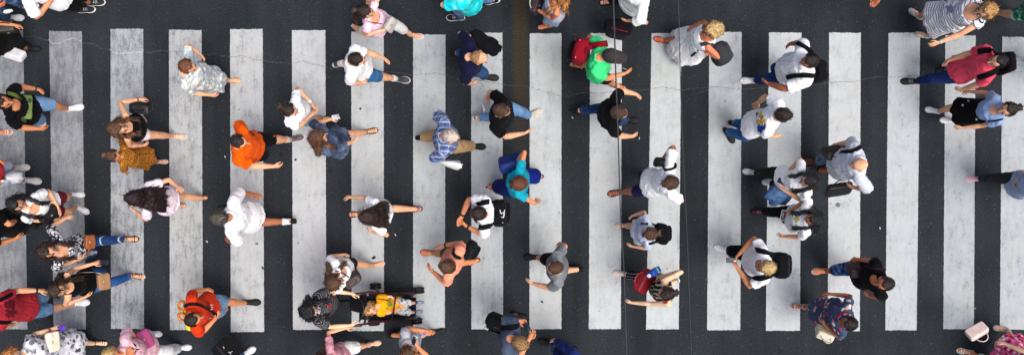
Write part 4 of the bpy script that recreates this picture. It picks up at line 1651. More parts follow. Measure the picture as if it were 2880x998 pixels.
P('N', 'woman with reddish hair in a black low-cut top and white shorts carrying a black handbag', fl=(374, 345, 0, 45), sex='f', head=(334, 362), face=3, sh=(356, 358), yaw=4, L=(404, 277, .98), Le=(345, 290, 1.08), R=(410, 409), fr=(500, 384, -3), nod=22,
  hair=('wavy', 'brown', .22, 'all', 44), hairhi=(196, 140, 96), skin='fair', top=('tank', BK), bottom=('hot', (246, 226, 224)), shoes=('strappy', (240, 232, 224), (238, 232, 226)), watchL=(150, 90, 60), hem=.04)
P('O', 'child in a mustard leopard-print dress and pale sandals beside the reddish-haired woman', sex='f', h=1.28, head=(322, 438), face=-5, sh=(348, 440), yaw=-2, L=(396, 404, .72), R=(358, 491, .6), fr=(453, 455, 0), nod=26, hs=.96,
  hair=('bun', 'brown'), hairhi=(150, 112, 74), skin='tan', top=('dress', (200, 130, 46), ('ring', 60, (84, 50, 26))), zhem=.5, skirtflare=.06, shoes=('strappy', (240, 214, 204), (238, 220, 212)), sleeve=.5)
P('Q', 'woman with short auburn hair in a pale grey and white floral dress', sex='f', head=(530, 188), face=-12, yaw=-12, sh=(527, 208), L=(570, 158, .98), Le=(536, 144, 1.1), R=(604, 270), fl=(655, 227, 0), nod=32,
  hair=('short', 'auburn'), hairhi=(188, 124, 74), skin='fair', top=('dress', (180, 190, 196), ('blotch', 18, .5, [(240, 242, 236), (214, 222, 220), (236, 232, 206)])), zhem=.42, skirtflare=.05, shoes=('slip', (214, 194, 156), (205, 184, 146)), wide=1.15, sleeve=.42)
P('R', 'man in a bright orange t-shirt and black shorts striding in grey trainers', h=1.78, head=(674, 398), face=-14, yaw=-8, sh=(676, 409), L=(688, 350), R=(780, 468), fl=(829, 390, 12), nod=28, broad=1.03, wide=1.06, belly=.03, limb=1.08,
  hair=('crew', 'dark'), skin='fair', top=('tee', (255, 98, 10)), bottom=('shorts', BK), shoes=('sneaker', (112, 98, 100), (232, 232, 232), (60, 50, 52)), sock=(228, 205, 190))
P('S', 'woman with very long dark hair in a pale pink top walking left', sex='f', head=(376, 556), face=176, yaw=178, sh=(414, 558), R=(507, 530, .92), kR=.99, L=(372, 588, .98), Le=(405, 606, 1.05), fr=(560, 557, 184), fl=(500, 578, 180), nod=20,
  hair=('long', 'burgundy', .26, 'back', 60), hairhi=(60, 26, 26), skin='fair', top=('tee', (252, 232, 241)), topname='blouse', bottom=('hot', (244, 212, 226)), shoes=('slip', (206, 140, 104), (196, 140, 110)), hem=-.04)
P('T', 'grey-haired man in a loose white shirt, navy shorts and white socks', h=1.8, head=(616, 613), face=178, yaw=176, sh=(654, 610), R=(722, 548), Re=(668, 536, 1.15), L=(642, 680), fl=(826, 621, 182), fr=(640, 588, 178), nod=26, broad=1.06, wide=1.06,
  hair=('short', (60, 56, 50)), hairhi=(170, 160, 140), skin='brown', top=('loose', W), flare=.07, hem=-.03, bottom=('shorts', (34, 54, 88)), shoes=('leather', (44, 40, 34), (30, 28, 26)), sock=(235, 235, 232), sleeve=.52)
P('U', 'man in a red-orange t-shirt with white lettering and a black shoulder strap', h=1.74, head=(546, 897), face=14, yaw=10, sh=(546, 882), L=(588, 812), R=(612, 890, 1.2), Re=(566, 934, 1.1), fl=(706, 850, 0), nod=24, broad=1.06,
  hair=('crew', 'dark'), skin='tan', top=('tee', (238, 64, 26)), bottom=('shorts', (100, 130, 160), DEN), leg=.4, shoes=BLK)
P('V', 'woman in a white t-shirt and cut-off jeans with her hands joined in front', hem=.05, sex='f', head=(815, 310), face=-18, yaw=-18, sh=(822, 314), L=(884, 297, 1.0), Le=(852, 268, 1.05), R=(888, 314, .98), Re=(842, 356, 1.02), fr=(914, 334, -4), nod=26, curlL=20,
  hair=('bun', 'dark'), hairhi=(100, 68, 46), skin='fair', top=('tee', W), bottom=('hot', (150, 188, 220), DEN), leg=.28, shoes=('strappy', BK, (60, 44, 38)), watchL=(235, 235, 235))
P('W', 'woman in a dark denim dress with brown hair, white phone in her hand', sex='f', head=(896, 384), face=22, yaw=5, sh=(914, 396), L=(938, 333, .95), Le=(905, 346, 1.05), R=(1022, 385, .8), Re=(975, 410, .95), fl=(1040, 370, 12), nod=30,
  hair=('wavy', 'brown', .16, 'right', 40), hairhi=(160, 104, 62), skin='fair', top=('dress', (56, 70, 96), ('fade', (124, 140, 164))), zhem=.62, skirtflare=.08, sleeve=.62, shoes=('strappy', (50, 32, 30), (42, 28, 26)))
P('X', 'woman in a pale pink top and white cropped trousers, long stride, silver purse', hem=.03, sex='f', head=(1027, 34), face=-12, yaw=-16, sh=(1042, 48), R=(1092, 82, 1.02), Re=(1026, 98, 1.05), L=(1042, 2, 1.05), Le=(1052, 2, 1.2), fl=(1168, 100, -10), fr=(1006, 84, -38, 20), nod=22,
  hair=('pony', 'dark', .15, -1.), hairhi=(96, 62, 44), skin='fair', top=('tee', (248, 208, 224)), sleeve=.08, bottom=('jeans', (226, 226, 222)), denim=False, leg=.74, shoes=('slip', (238, 238, 236), (240, 240, 240)), neck=.09)
P('Y', 'man in a white t-shirt and blue denim shorts taking a long step in dark trainers', head=(1005, 168), face=-8, yaw=-8, sh=(992, 178), L=(1086, 167), kL=.99, fr=(1127, 224, -6), fl=(954, 184, 14), nod=26,
  hair=('crew', 'dark'), skin='fair', top=('tee', W), bottom=('shorts', (46, 98, 146), ('fade', (80, 130, 174))), shoes=('sneaker', (66, 66, 68), (235, 235, 228), (30, 30, 30)), sock=(230, 228, 224))
P('Z', 'person in a bright turquoise top and blue jeans cut off by the top edge', head=(1288, -52), face=182, sh=(1298, -26), yaw=182, L=(1252, 18, .95), Le=(1266, 14, 1.1), fl=(1282, 50, 180), fr=(1392, 6, 180), hair=('short', 'dark'), top=('loose', (40, 226, 232), ('camo', 8, [(20, 205, 215), (40, 226, 232), (110, 240, 240)])), wide=1.1,
  bottom=('jeans', JEAN, DEN), shoes=BSN, skin='fair')
P('AA', 'woman with long red-blond hair in a pale denim skirt at the top edge', sex='f', head=(1572, -14), face=190, yaw=188, sh=(1562, 6), L=(1499, 22, .98), Le=(1556, 52, 1.02), R=(1500, 2, 1.0), hair=('long', 'ginger', .22, 'all', 40), hairhi=(238, 186, 112), skin='red',
  top=('tank', (196, 194, 206)), bottom=('skirt', (150, 190, 220), DEN), zhem=.62)
P('BB', 'bald man in a navy t-shirt and jeans with a black jacket over his arm', h=1.78, head=(1349, 163), face=-12, yaw=-2, sh=(1320, 164), L=(1352, 116, 1.02), Le=(1316, 106, 1.12), R=(1334, 236), fl=(1282, 154, 0), fr=(1376, 218, -4), nod=30, belly=.04, wide=1.08, broad=1.04,
  hair=('thin', 'sandy'), skin='fair', top=('tee', (26, 26, 58)), bottom=('jeans', (40, 76, 124), ('fade', (76, 112, 156))), shoes=('leather', (40, 34, 30), (30, 28, 28)), sleeve=.42)
P('CC', 'white-haired man in a blue plaid shirt and beige trousers', head=(1270, 384), face=-14, yaw=-2, sh=(1250, 385), L=(1250, 324), R=(1230, 450), fl=(1185, 388, 6), fr=(1340, 412, -2), nod=24, broad=1.05,
  hair=('short', 'white'), hairhi=(250, 238, 226), skin='red', top=('loose', (112, 134, 178), ('plaid', .075, (40, 60, 116), (226, 232, 242))), hem=.05, sleeve=.5, bottom=('trousers', (186, 152, 112)), shoes=BLK)
P('DD', 'man in a black t-shirt with white lettering on the back, pale jeans and beige trainers', h=1.78, head=(1412, 311), face=-10, yaw=-16, sh=(1402, 320), L=(1371, 276), R=(1480, 374), Re=(1415, 392, 1.1), fl=(1500, 320, 22), fr=(1344, 332, 10), nod=26,
  hair=('crew', 'brown'), skin='fair', top=('tee', (14, 14, 17)), bottom=('jeans', (104, 150, 200), DEN), shoes=('sneaker', (208, 196, 176), (235, 232, 222)))
P('EE', 'woman in a turquoise top and wide royal blue trousers with a blue bag', sex='f', head=(1458, 516), face=186, yaw=176, sh=(1460, 512), R=(1444, 466, 1.02), Re=(1464, 448, 1.1), L=(1514, 566, .9), Le=(1490, 562, 1.1), fl=(1391, 525, 184), fr=(1516, 496, 178), nod=30,
  hair=('short', 'auburn'), hairhi=(120, 66, 46), skin='tan', glasses=True, top=('tee', (26, 166, 188)), bottom=('wide', (20, 36, 118)), denim=False, shoes=('flat', (34, 40, 110), (24, 26, 60)), watchL=(40, 160, 160), wide=1.1, sleeve=.24)
P('FF', 'man in a white t-shirt checking his watch, black backpack with a white mark', head=(1344, 599), face=172, yaw=178, sh=(1364, 602), R=(1294, 618, 1.08), Re=(1318, 560, 1.12), L=(1302, 630, 1.05), Le=(1346, 652, 1.1), nod=34,
  hair=('crew', 'dark'), skin='tan', top=('tee', W), bottom=('jeans', (34, 36, 44)), denim=False, shoes=BLK, watchL=(25, 25, 28), watchR=(25, 25, 28), curlR=15)
P('GG', 'man in a coral t-shirt and red slip-on shoes with a black bag on one shoulder', head=(1256, 748), face=168, yaw=156, sh=(1276, 742), R=(1238, 690, .98), Re=(1304, 682, 1.1), L=(1208, 756, .98), Le=(1248, 786, 1.08), fr=(1208, 711, 176), fl=(1338, 731, 200), nod=30,
  hair=('short', 'brown'), hairhi=(150, 108, 72), skin='tan', top=('tee', (255, 164, 132)), bottom=('shorts', (90, 80, 70)), leg=.36, shoes=('slip', (216, 24, 30), (160, 30, 30)), watchR=(25, 25, 28))
P('HH', 'woman with long brown-black hair, white blouse and bare legs swinging her right arm forward', sex='f', head=(1032, 610), face=184, yaw=180, sh=(1056, 604), R=(976, 553), kR=.99, L=(1040, 650, .95), fl=(1003, 602, 184), fr=(1178, 587, 180), nod=30,
  hair=('long', 'dark', .22, 'back', 60), hairhi=(84, 46, 32), skin='fair', top=('tee', (246, 246, 246)), topname='blouse', bottom=('hot', (150, 190, 222)), shoes=('sandal', (60, 34, 26), (90, 50, 38)))
P('II', 'girl in a white printed t-shirt and black shorts with a brown shoulder bag', hem=.05, sex='f', h=1.56, head=(944, 794), face=12, yaw=18, sh=(952, 768), L=(972, 714, .82), R=(975, 795, .85), fl=(1060, 744, 10), nod=24,
  hair=('long', 'brown', .14, 'left', 36), hairhi=(156, 112, 74), skin='fair', top=('tee', W), bottom=('shorts', (30, 34, 38)), leg=.3, shoes=('slip', (240, 196, 194), (236, 196, 192)), neck=.08)
P('JJ', 'woman with big curly black hair in a striped top pushing the stroller', sex='f', head=(872, 874), face=4, yaw=2, sh=(892, 868), L=(1000, 826, 1.03), R=(998, 913, 1.03), fl=(962, 852, 4), nod=16,
  hair=('wavy', 'black', .12, 'all', 60), curl=(26, .02), skin='light', top=('loose', (30, 30, 36), ('bands', 'Z', .024, .15, (186, 186, 192))), sleeve=.34, bottom=('skinny', (34, 34, 36), ('blotch', 14, .35, [(120, 120, 120), (70, 70, 72)])), denim=False, shoes=BLK)
P('KK', 'child in a dusty pink t-shirt and white shorts reaching for the stroller handle', sex='f', h=1.5, head=(910, 1018), face=8, yaw=4, sh=(930, 1008), L=(984, 918, 1.0), kL=.99, fl=(1050, 966, 6), fr=(920, 1000, 0), hair=('long', 'brown', .16, 'back', 36), hairhi=(150, 84, 60), skin='fair', top=('tee', (222, 156, 166)),
  bottom=('cargo', (240, 240, 240)), leg=.5, shoes=('sandal', (230, 210, 200), (225, 200, 186)))
P('LL', 'boy in a grey sleeveless top and plaid shorts with black trainers at the lower edge', h=1.52, head=(1150, 990), face=5, yaw=12, sh=(1146, 966), L=(1206, 930, .95), Le=(1168, 926, .98), R=(1166, 964, 1.3), Re=(1192, 1000, 1.0), fl=(1232, 931, 4), fr=(1104, 938, 20), nod=20,
  hair=('short', 'brown'), hairhi=(164, 112, 66), skin='tan', top=('tee', (178, 180, 186)), sleeve=.1, topname='vest', bottom=('shorts', (206, 168, 176), ('plaid', .07, (150, 96, 130), (236, 226, 230))), shoes=BLK)
P('MM', 'sandy-haired man in a slate t-shirt with a black backpack on one shoulder', head=(1466, 964), face=-20, yaw=-18, sh=(1436, 946), L=(1470, 903, 1.12), Le=(1398, 896, 1.1), R=(1496, 940, 1.2), Re=(1470, 990, 1.0), nod=34,
  hair=('short', 'sandy'), hairhi=(206, 168, 116), skin='tan', top=('tee', (78, 90, 112)), bottom=('shorts', (40, 44, 54)), shoes=BLK)
P('NN', 'person in a navy jacket and dark jeans stepping out of the lower edge', head=(1606, 1058), face=170, sh=(1604, 1036), yaw=160, R=(1556, 951, .82), Re=(1586, 975, 1.05), fr=(1540, 963, 170), fl=(1600, 978, 170), hair=('short', 'dark'), skin='fair', top=('long', (38, 54, 116)), bottom=('jeans', (36, 56, 82), DEN), shoes=BLK)
P('OO', 'man with cropped hair in a grey t-shirt and black shorts walking left', head=(1560, 752), face=186, yaw=182, sh=(1568, 758), R=(1572, 684), L=(1491, 795), Le=(1555, 812, 1.05), fr=(1499, 723, 180), fl=(1626, 754, 180), nod=26,
  hair=('buzz', 'brown'), skin='fair', top=('tee', (128, 134, 136)), bottom=('shorts', BK), shoes=BLK)
P('PP', 'woman in a multicoloured striped vest carrying a red handbag and a blue bottle', sex='f', head=(1872, 825), face=190, yaw=194, sh=(1873, 822), R=(1854, 777, 1.16), Re=(1892, 766, 1.05), L=(1768, 850), kL=.99, fr=(1747, 769, 174), nod=24,
  hair=('bun', 'dark'), hairhi=(86, 60, 44), skin='light', top=('tank', (34, 36, 60), ('bands', 'Y', .055, .35, (206, 200, 140))), bottom=('trousers', (26, 28, 34), ('bands', 'Y', .04, .15, (190, 190, 190))), leg=.85, shoes=('sneaker', (222, 204, 188), (236, 230, 222)))
P('QQ', 'girl with a brown ponytail in a pale grey dress and a black backpack', sex='f', h=1.42, head=(1826, 657), face=184, yaw=182, sh=(1822, 657), R=(1775, 607, .75), Re=(1806, 606, .95), L=(1771, 692, .75), Re_=None, fr=(1749, 634, 180), nod=24,
  hair=('pony', 'brown', .12), hairhi=(120, 78, 50), skin='fair', top=('dress', (206, 212, 230)), zhem=.72, skirtflare=.09, shoes=('sandal', (236, 232, 230), (230, 220, 214)))
P('RR', 'man in a white t-shirt, navy shorts and brown strap sandals with a shoulder bag', head=(1882, 514), face=188, yaw=184, sh=(1886, 508), R=(1864, 446, 1.0), Re=(1884, 438, 1.15), L=(1902, 564), fl=(1735, 542, 190), fr=(1827, 497, 172), nod=26,
  hair=('short', 'brown'), hairhi=(128, 96, 64), skin='brown', top=('tee', W), bottom=('shorts', (36, 32, 80)), shoes=('strappy', (40, 32, 28), (52, 40, 34)), sleeve=.4, limb=1.0, skin2=1)
P('SS', 'man in a black t-shirt and dark jeans striding right beneath the overhead cable', h=1.8, head=(1742, 317), face=-10, yaw=-6, sh=(1726, 318), L=(1793, 266), Le=(1740, 250, 1.1), R=(1782, 384, .95), Re=(1730, 388, 1.1), fl=(1622, 314, 10), fr=(1772, 338, -5), nod=24,
  hair=('crew', 'brown'), skin='fair', top=('tee', (14, 14, 16)), bottom=('jeans', (32, 58, 98), ('fade', (70, 102, 146))), shoes=BLK)
P('TT', 'man in a bright green t-shirt and dark cap with a red backpack and a cigarette', head=(1720, 158), face=-12, yaw=-12, sh=(1684, 166), L=(1654, 110), R=(1764, 205), Re=(1702, 224, 1.1), fl=(1612, 186, -5), fr=(1737, 243, -20), nod=24, belly=.04, wide=1.08, broad=1.02,
  hair=('crew', 'dark'), skin='tan', cap=(62, 58, 60), top=('tee', (72, 240, 140)), bottom=('shorts', BK), shoes=('sandal', (30, 28, 28), (44, 40, 38)))
P('UU', 'person in a white shirt and black trousers at the top edge holding a black backpack', sex='f', head=(1806, -58), face=190, sh=(1800, -28), yaw=205, L=(1758, 60, .95), Le=(1800, 52, 1.08), fr=(1710, 6, 185), fl=(1804, 56, -30), hair=('short', 'dark'), skin='fair', top=('loose', (244, 248, 252)), sleeve=.72, bottom=('trousers', BK), wide=1.15, shoes=('sandal', (40, 34, 32), (30, 28, 28)))
P('VV', 'woman with a blond bob in a flowing white dress and red sandals', sex='f', head=(2003, 84), face=184, yaw=186, sh=(1988, 102), R=(1940, 78), L=(1968, 137, 1.2), Le=(2008, 166, 1.05), fr=(1861, 113, 165), nod=28, hs=1.06,
  hair=('bob', 'blond'), hairhi=(250, 222, 160), skin='red', glasses=True, top=('sundress', (246, 246, 250)), zhem=.25, skirtflare=.13, shoes=('sandal', (214, 50, 36), (196, 60, 44)), watchL=(200, 40, 40), wide=1.12)
P('WW', 'man in a white button shirt, navy trousers and white shoes with a black backpack', h=1.8, head=(2275, 172), face=192, yaw=190, sh=(2262, 184), R=(2220, 124), L=(2154, 234, 1.0), Le=(2206, 252, 1.0), fl=(2109, 227, 180), nod=22, belly=.05, wide=1.14, broad=1.05, limb=1.1,
  hair=('short', 'dark'), skin='brown', top=('loose', (246, 246, 252)), hem=-.02, bottom=('jeans', (28, 50, 102), ('fade', (44, 70, 128))), shoes=('leather', (238, 238, 234), (226, 226, 220)))
P('XX', 'man in a white t-shirt with a blue and yellow print on the back', head=(2205, 324), face=-12, yaw=-24, sh=(2176, 331), L=(2128, 292), R=(2186, 384), fr=(2050, 380, -55, 6), fl=(2072, 351, -20, 6), nod=16, broad=1.05,
  hair=('short', 'dark'), skin='fair', top=('tee', W), hem=-.04, bottom=('jeans', (42, 98, 160), ('fade', (84, 138, 190))), shoes=('leather', (38, 38, 40), (30, 30, 32)))
P('YY', 'woman in a white t-shirt and camouflage trousers looking at her black phone', hem=.05, sex='f', head=(2274, 508), face=196, yaw=196, sh=(2262, 510), R=(2204, 496, .98), Re=(2250, 450, 1.05), L=(2196, 530, .98), Le=(2252, 560, 1.02), fr=(2113, 484, 172), fl=(2168, 513, 178), nod=22,
  hair=('long', 'black', .16, 'all', 46), hairhi=(52, 40, 32), skin='fair', top=('tee', (246, 246, 250)), bottom=('jeans', (30, 32, 28), ('camo', 14, [(22, 24, 22), (44, 48, 38), (30, 34, 28)])), denim=False, shoes=('sneaker', (205, 210, 212), (236, 236, 236)), watchR=(150, 60, 40))
P('ZZ', 'bald man in a pale blue striped shirt with two black bags and brown shoes', h=1.78, head=(2416, 463), face=186, yaw=188, sh=(2410, 458), R=(2344, 408), L=(2393, 526, .95), Le=(2424, 522, 1.1), fr=(2284, 454, 180), nod=28, belly=.05, wide=1.12, broad=1.02,
  hair=('bald',), skin='fair', top=('loose', (214, 219, 226), ('bands', 'Y', .018, .4, (196, 204, 216))), bottom=('jeans', (60, 84, 110), DEN), shoes=('leather', (112, 56, 36), (70, 36, 26)), sleeve=.5)
P('A1', 'woman with flying black hair in a white t-shirt with a yellow flower print', hem=.08, sex='f', head=(2288, 617), face=180, yaw=182, sh=(2266, 620), R=(2216, 594, .98), Re=(2252, 576, 1.05), L=(2196, 664), fr=(2136, 595, 184), nod=20, curlL=18,
  hair=('long', 'black', .24, 'all', 64), curl=(24, .012), skin='tan', top=('tee', (246, 246, 248)), bottom=('jeans', (20, 20, 24)), denim=False, shoes=('sneaker', (60, 18, 36), (30, 24, 30), (220, 160, 180)), sock=(232, 232, 232), sleeve=.42)
P('A2', 'person with curly blond hair in a white t-shirt typing on a black phone, black backpack', head=(2154, 752), face=184, yaw=182, sh=(2148, 745), R=(2072, 720, 1.05), Re=(2118, 672, 1.08), L=(2068, 744, 1.05), Le=(2102, 788, 1.05), fr=(2034, 700, 165), nod=26, curlL=20, curlR=20,
  hair=('wavy2', 'blond'), hairhi=(246, 232, 180), skin='tan', top=('tee', W), bottom=('trousers', BK), leg=.75, shoes=WSN, neck=.075)
P('A3', 'woman in a slate blue dress with pink flowers and a red neckline', sex='f', head=(2384, 908), face=176, yaw=170, sh=(2376, 896), R=(2322, 824, .98), kR=.96, L=(2308, 904, .98), Le=(2352, 938, 1.0), fr=(2248, 861, 180), nod=26, wide=1.15,
  hair=('short', 'dark'), skin='brown', top=('dress', (66, 84, 114), ('blotch', 15, .42, [(238, 150, 168), (84, 102, 134), (238, 226, 214), (200, 60, 96), (66, 84, 114), (216, 176, 140)])), zhem=.5, skirtflare=.06, shoes=('sandal', (234, 214, 206), (230, 214, 206)), sleeve=.34)
P('A4', 'man in a black t-shirt and blue patterned shorts with a dark red bag', h=1.78, head=(2488, 797), face=186, yaw=188, sh=(2470, 784), R=(2402, 728), Re=(2460, 736, 1.05), L=(2440, 830), fr=(2310, 762, 184), nod=28, broad=1.05,
  hair=('crew', 'dark'), skin='red', top=('tee', (16, 16, 18)), bottom=('shorts', (46, 76, 124), ('camo', 16, [(28, 48, 88), (56, 92, 146), (120, 150, 190)])), leg=.66, shoes=('slip', (226, 216, 196), (220, 210, 190)), neck=.07)
P('A5', 'woman with messy blond hair in a navy-striped white dress and white flip-flops', sex='f', head=(2770, 32), face=190, yaw=192, sh=(2748, 32), R=(2700, -40), L=(2616, 130), kL=.99, fr=(2577, 40, 142), fl=(2597, 99, 168), nod=8, wide=1.2, limb=1.2,
  hair=('curly', 'gold'), hairhi=(244, 206, 136), skin='fair', glasses=True, top=('dress', (246, 246, 250), ('bands', 'Z', .042, .22, (44, 54, 96))), zhem=.5, skirtflare=.07, sleeve=.12, shoes=('flipflop', (244, 244, 244), (150, 222, 224)), neck=.12, watchL=(190, 210, 190))
P('A6', 'man in a crimson pink shirt and dark jeans with black backpack straps, arms swinging', wide=.95, broad=.9, h=1.8, head=(2806, 172), face=188, yaw=186, sh=(2778, 178), R=(2662, 172), kR=.99, L=(2700, 254), kL=.99, fl=(2562, 229, 180), fr=(2662, 198, 184), nod=14,
  hair=('short', 'black'), skin='fair', top=('tee', (246, 82, 106)), topname='shirt', hem=-.02, bottom=('jeans', (26, 46, 98), ('fade', (46, 72, 130))), shoes=('sneaker', (24, 24, 24), (40, 40, 40), (180, 180, 180)), sleeve=.36)
P('A7', 'girl in a blue denim shirt, black pinafore skirt and white trainers', waist=.34, hem=.20, sex='f', h=1.62, head=(2834, 308), face=192, yaw=190, sh=(2806, 308), R=(2716, 257), kR=.99, L=(2694, 361), kL=.99, fr=(2626, 311, 168), fl=(2668, 338, 180), nod=12,
  hair=('bun', 'dark'), hairhi=(96, 70, 50), skin='fair', top=('tee', (150, 176, 220), DEN), topname='shirt', bottom=('skirt', BK), zhem=.6, skirtflare=.06, shoes=WSN, neck=.07, sleeve=.3)
P('A8', 'person in black trousers and pink trainers with clasped hands at the right edge', fl=(2905, 535, 180, 50), sex='f', head=(2934, 518), face=180, sh=(2904, 518), yaw=182, R=(2856, 508, .98), L=(2860, 530, .98), Re=(2900, 480, 1.0), Le=(2900, 556, 1.0), fr=(2741, 503, 180), hair=('long', 'brown', .2), skin='fair', top=('tee', (160, 178, 206)), bottom=('skinny', (50, 52, 55)), denim=False,
  shoes=('sneaker', (232, 164, 176), (244, 240, 240)))
P('A9', 'person in green patterned shorts at the top right corner', head=(3000, -4), face=182, sh=(2980, 4), yaw=182, fl=(2780, 38, 180), hair=('short', 'dark'), skin='fair', top=('tee', (70, 120, 100)), bottom=('shorts', (46, 130, 96), ('camo', 15, [(28, 96, 70), (60, 150, 110), (190, 214, 196)])), shoes=('flipflop', (60, 60, 60), (50, 50, 54)))
P('B1', 'person off the right edge whose pale grey shoe enters the picture', head=(3104, 172), face=180, sh=(3084, 174), yaw=180, fl=(2866, 171, 180), hair=('short', 'dark'), top=('tee', (120, 120, 130)), bottom=('jeans', JEAN, DEN), shoes=('sneaker', (216, 220, 224), (232, 232, 236)))
P('B3', 'person in a pink floral dress with a pale pink handbag at the lower right', sex='f', head=(2964, 1064), face=178, sh=(2938, 1046), yaw=170, R=(2794, 952, .85), Re=(2850, 974, 1.0), fr=(2818, 924, 172), hair=('short', 'brown'), skin='light', top=('dress', (226, 90, 134), ('blotch', 20, .5, [(246, 214, 222), (170, 24, 74), (240, 130, 170)])), zhem=.52, skirtflare=.16, shoes=('slip', (206, 208, 212), (190, 192, 198)), sleeve=.3)
P('B4', 'person below the lower right edge whose white sandal shows', sex='f', head=(2944, 1136), face=175, sh=(2924, 1122), yaw=172, fr=(2716, 988, 172), hair=('long', 'dark', .2), top=('tee', (190, 190, 200)), bottom=('skirt', (160, 160, 176)), zhem=.7, shoes=('sandal', (240, 240, 240), (226, 226, 226)))
P('B5', 'person above the upper edge whose hand hangs into the picture', head=(2452, -104), face=90, sh=(2450, -92), yaw=90, R=(2464, 6, 1.0), fl=(2372, -72, 90), fr=(2398, -64, 90), hair=('short', 'dark'), top=('tee', (80, 100, 120)), bottom=('jeans', JEAN, DEN), shoes=WSN, skin='red')


# the child in the stroller: half lying, legs forward
def toddler(p):
    J = dict(h=.95, s=.56, male=True)
    F, Lt = adir(2), adir(92)
    pel = at(1112, 858, .56)
    Sc = at(1066, 858, .74)
    Hc = at(1042, 869, .84)
    feet = {}
    for k, sg, px in (('fl', 1, (1180, 851)), ('fr', -1, (1177, 877))):
        hip = pel + Lt * sg * .05
        ank = at(px[0] - 10, px[1], .36)
        kn = at(1148, px[1], .58)
        feet[k] = dict(hip=hip, knee=kn, ank=ank, fd=F, a=2, fs=.58, pitch=0, c=ank, toe=ank + F * .115 - UP * .05)
    arms = {}
    for k, sg, e, w in (('L', 1, (1100, 833, .70), (1118, 850, .66)), ('R', -1, (1092, 880, .70), (1112, 872, .66))):
        el, wr = at(*e), at(*w)
        arms[k] = dict(s=Sc + Lt * sg * .105, e=el, w=wr, d=(wr - el).normalized(), out=Lt * sg)
    hf = (adir(-25) * .75 + UP * .66).normalized()
    hl = adir(65)
    hu = hf.cross(hl).normalized()
    Mh = Matrix.Translation(Hc) @ Matrix((hf, hl, hu)).transposed().to_4x4() @ Matrix.Scale(.88, 4)
    return dict(h=.95, s=.56, male=True, F=F, Lt=Lt, Hc=Hc, Sc=Sc, pel=pel, feet=feet, arms=arms, Mh=Mh, yaw=2, Hs=.88, sw=.105)


P('BABY', 'toddler with curly fair hair in a yellow t-shirt lying back in the stroller', h=.95, joints=toddler, hair=('curly', 'sandy'), hairhi=(226, 176, 112), skin='fair', head=(0, 0), sh=(0, 0), wide=1.0, limb=.95, group='children',
  top=('tee', (240, 172, 22)), bottom=('shorts', (168, 172, 176), ('camo', 18, [(110, 114, 120), (200, 204, 206), (160, 164, 168)])), shoes=('sneaker', (120, 128, 140), (200, 204, 210)), sock=(52, 70, 150))
EXPO = 0.38
run_jobs()
for p_ in list(PEOPLE.values()):
    finish_person(p_)

# --- left third
handbag('B', 'shopping_bag', 'white paper shopping bag carried flat by the person in black at the left edge', 33, 150, .62, (.36, .10, .15), -18, (240, 240, 242), 0, 52, flap=False, handle=False, puff=0)
handbag('B', 'handbag', 'glossy black bag held by the person in black at the upper left', 22, 76, .85, (.24, .16, .24), 10, (24, 24, 24), 12, flap=(44, 42, 38), trim=(190, 180, 150))
crumple(14, 30, 1.0, (.12, .05, .1), 15, (244, 244, 240), 'crumpled white napkin in the hand at the top left corner', 'napkin', 'napkin', 3)
r, M = handbag('C', 'sling_bag', 'olive green sling bag across the black t-shirt', 74, 298, 1.17, (.13, .30, .10), -2, (92, 116, 52), 42, 0, straps=[[(22, 262), (40, 266), (60, 280)], [(60, 332), (72, 345)]], sw=.05, flap=(104, 128, 60), trim=(60, 60, 60), handle=False, sc=(84, 106, 48))
make('buckle', rbox(.03, .05, .012, .004, 2, M @ Matrix.Translation(V((.02, .07, .115)))), plain((40, 44, 36), .5, .4, name='buckle'), r, M)
crumple(20, 500, .95, (.22, .17, .26), 0, (226, 230, 234), 'white plastic bag in the hand of the person at the left edge', 'plastic_bag', 'bag', 5)
M = yawm(0, at(12, 509, .98))
o = make('water_bottle', tube([M @ V((0, 0, -.16)), M @ V((0, 0, -.02)), M @ V((0, 0, 0)), M @ V((0, 0, .03))], [.03, .032, .014, .013], n=14, cap=.2), plain((200, 214, 220), .2, .5, name='bottle'), None, M)
tag(o, 'clear plastic water bottle standing in the white plastic bag', 'bottle')
make('bottle_cap', tube([M @ V((0, 0, .028)), M @ V((0, 0, .045))], [.016, .016], n=14, cap=.1), plain((240, 240, 244), .4, .4, name='cap'), o, M)
handbag('G', 'handbag', 'black leather handbag in front of the woman with maroon shorts', 141, 600, .98, (.28, .14, .22), 66, (20, 20, 22), 0, -30, straps=[[(70, 604), (92, 608), (118, 600)]], sw=.018, flap=(30, 30, 33), trim=(190, 190, 195))
handbag('H', 'belt_bag', 'brown leather belt bag on the woman in the floral blouse', 252, 680, .94, (.19, .08, .13), 92, (150, 84, 44), 0, -40, straps=[[(246, 716, .95), (252, 700, .97), (252, 690, .98)], [(176, 728), (200, 726), (216, 728)]], sw=.035, handle=False, sc=(140, 78, 42))
handbag('I', 'belt_bag', 'tan suede belt bag at the front of the black tank top', 291, 791, .92, (.22, .09, .16), 96, (170, 128, 92), 0, -40, straps=[[(208, 772), (236, 767), (270, 766, 1.0), (286, 770, .97)]], sw=.012, handle=False, sc=(206, 190, 160), trim=(220, 190, 120))
phone('I', 'black phone in the raised hand of the woman in the black tank top', 292, 738, .95, 0, tilt=66)
strap('J', [(-8, 846), (12, 838), (34, 826)], .05, BK, 'backpack_strap', PEOPLE['J']['obj'], th=.012, lift=.01)
strap('J', [(-8, 906), (14, 906), (30, 904)], .05, BK, 'backpack_strap', PEOPLE['J']['obj'], th=.012, lift=.01)
print_on('J', [[(12, 848), (28, 842), (40, 846), (42, 860), (34, 868), (20, 868), (11, 862)], [(14, 872), (40, 862), (47, 876), (42, 888), (24, 894), (14, 884)]], (92, 22, 34), 'shirt_print')
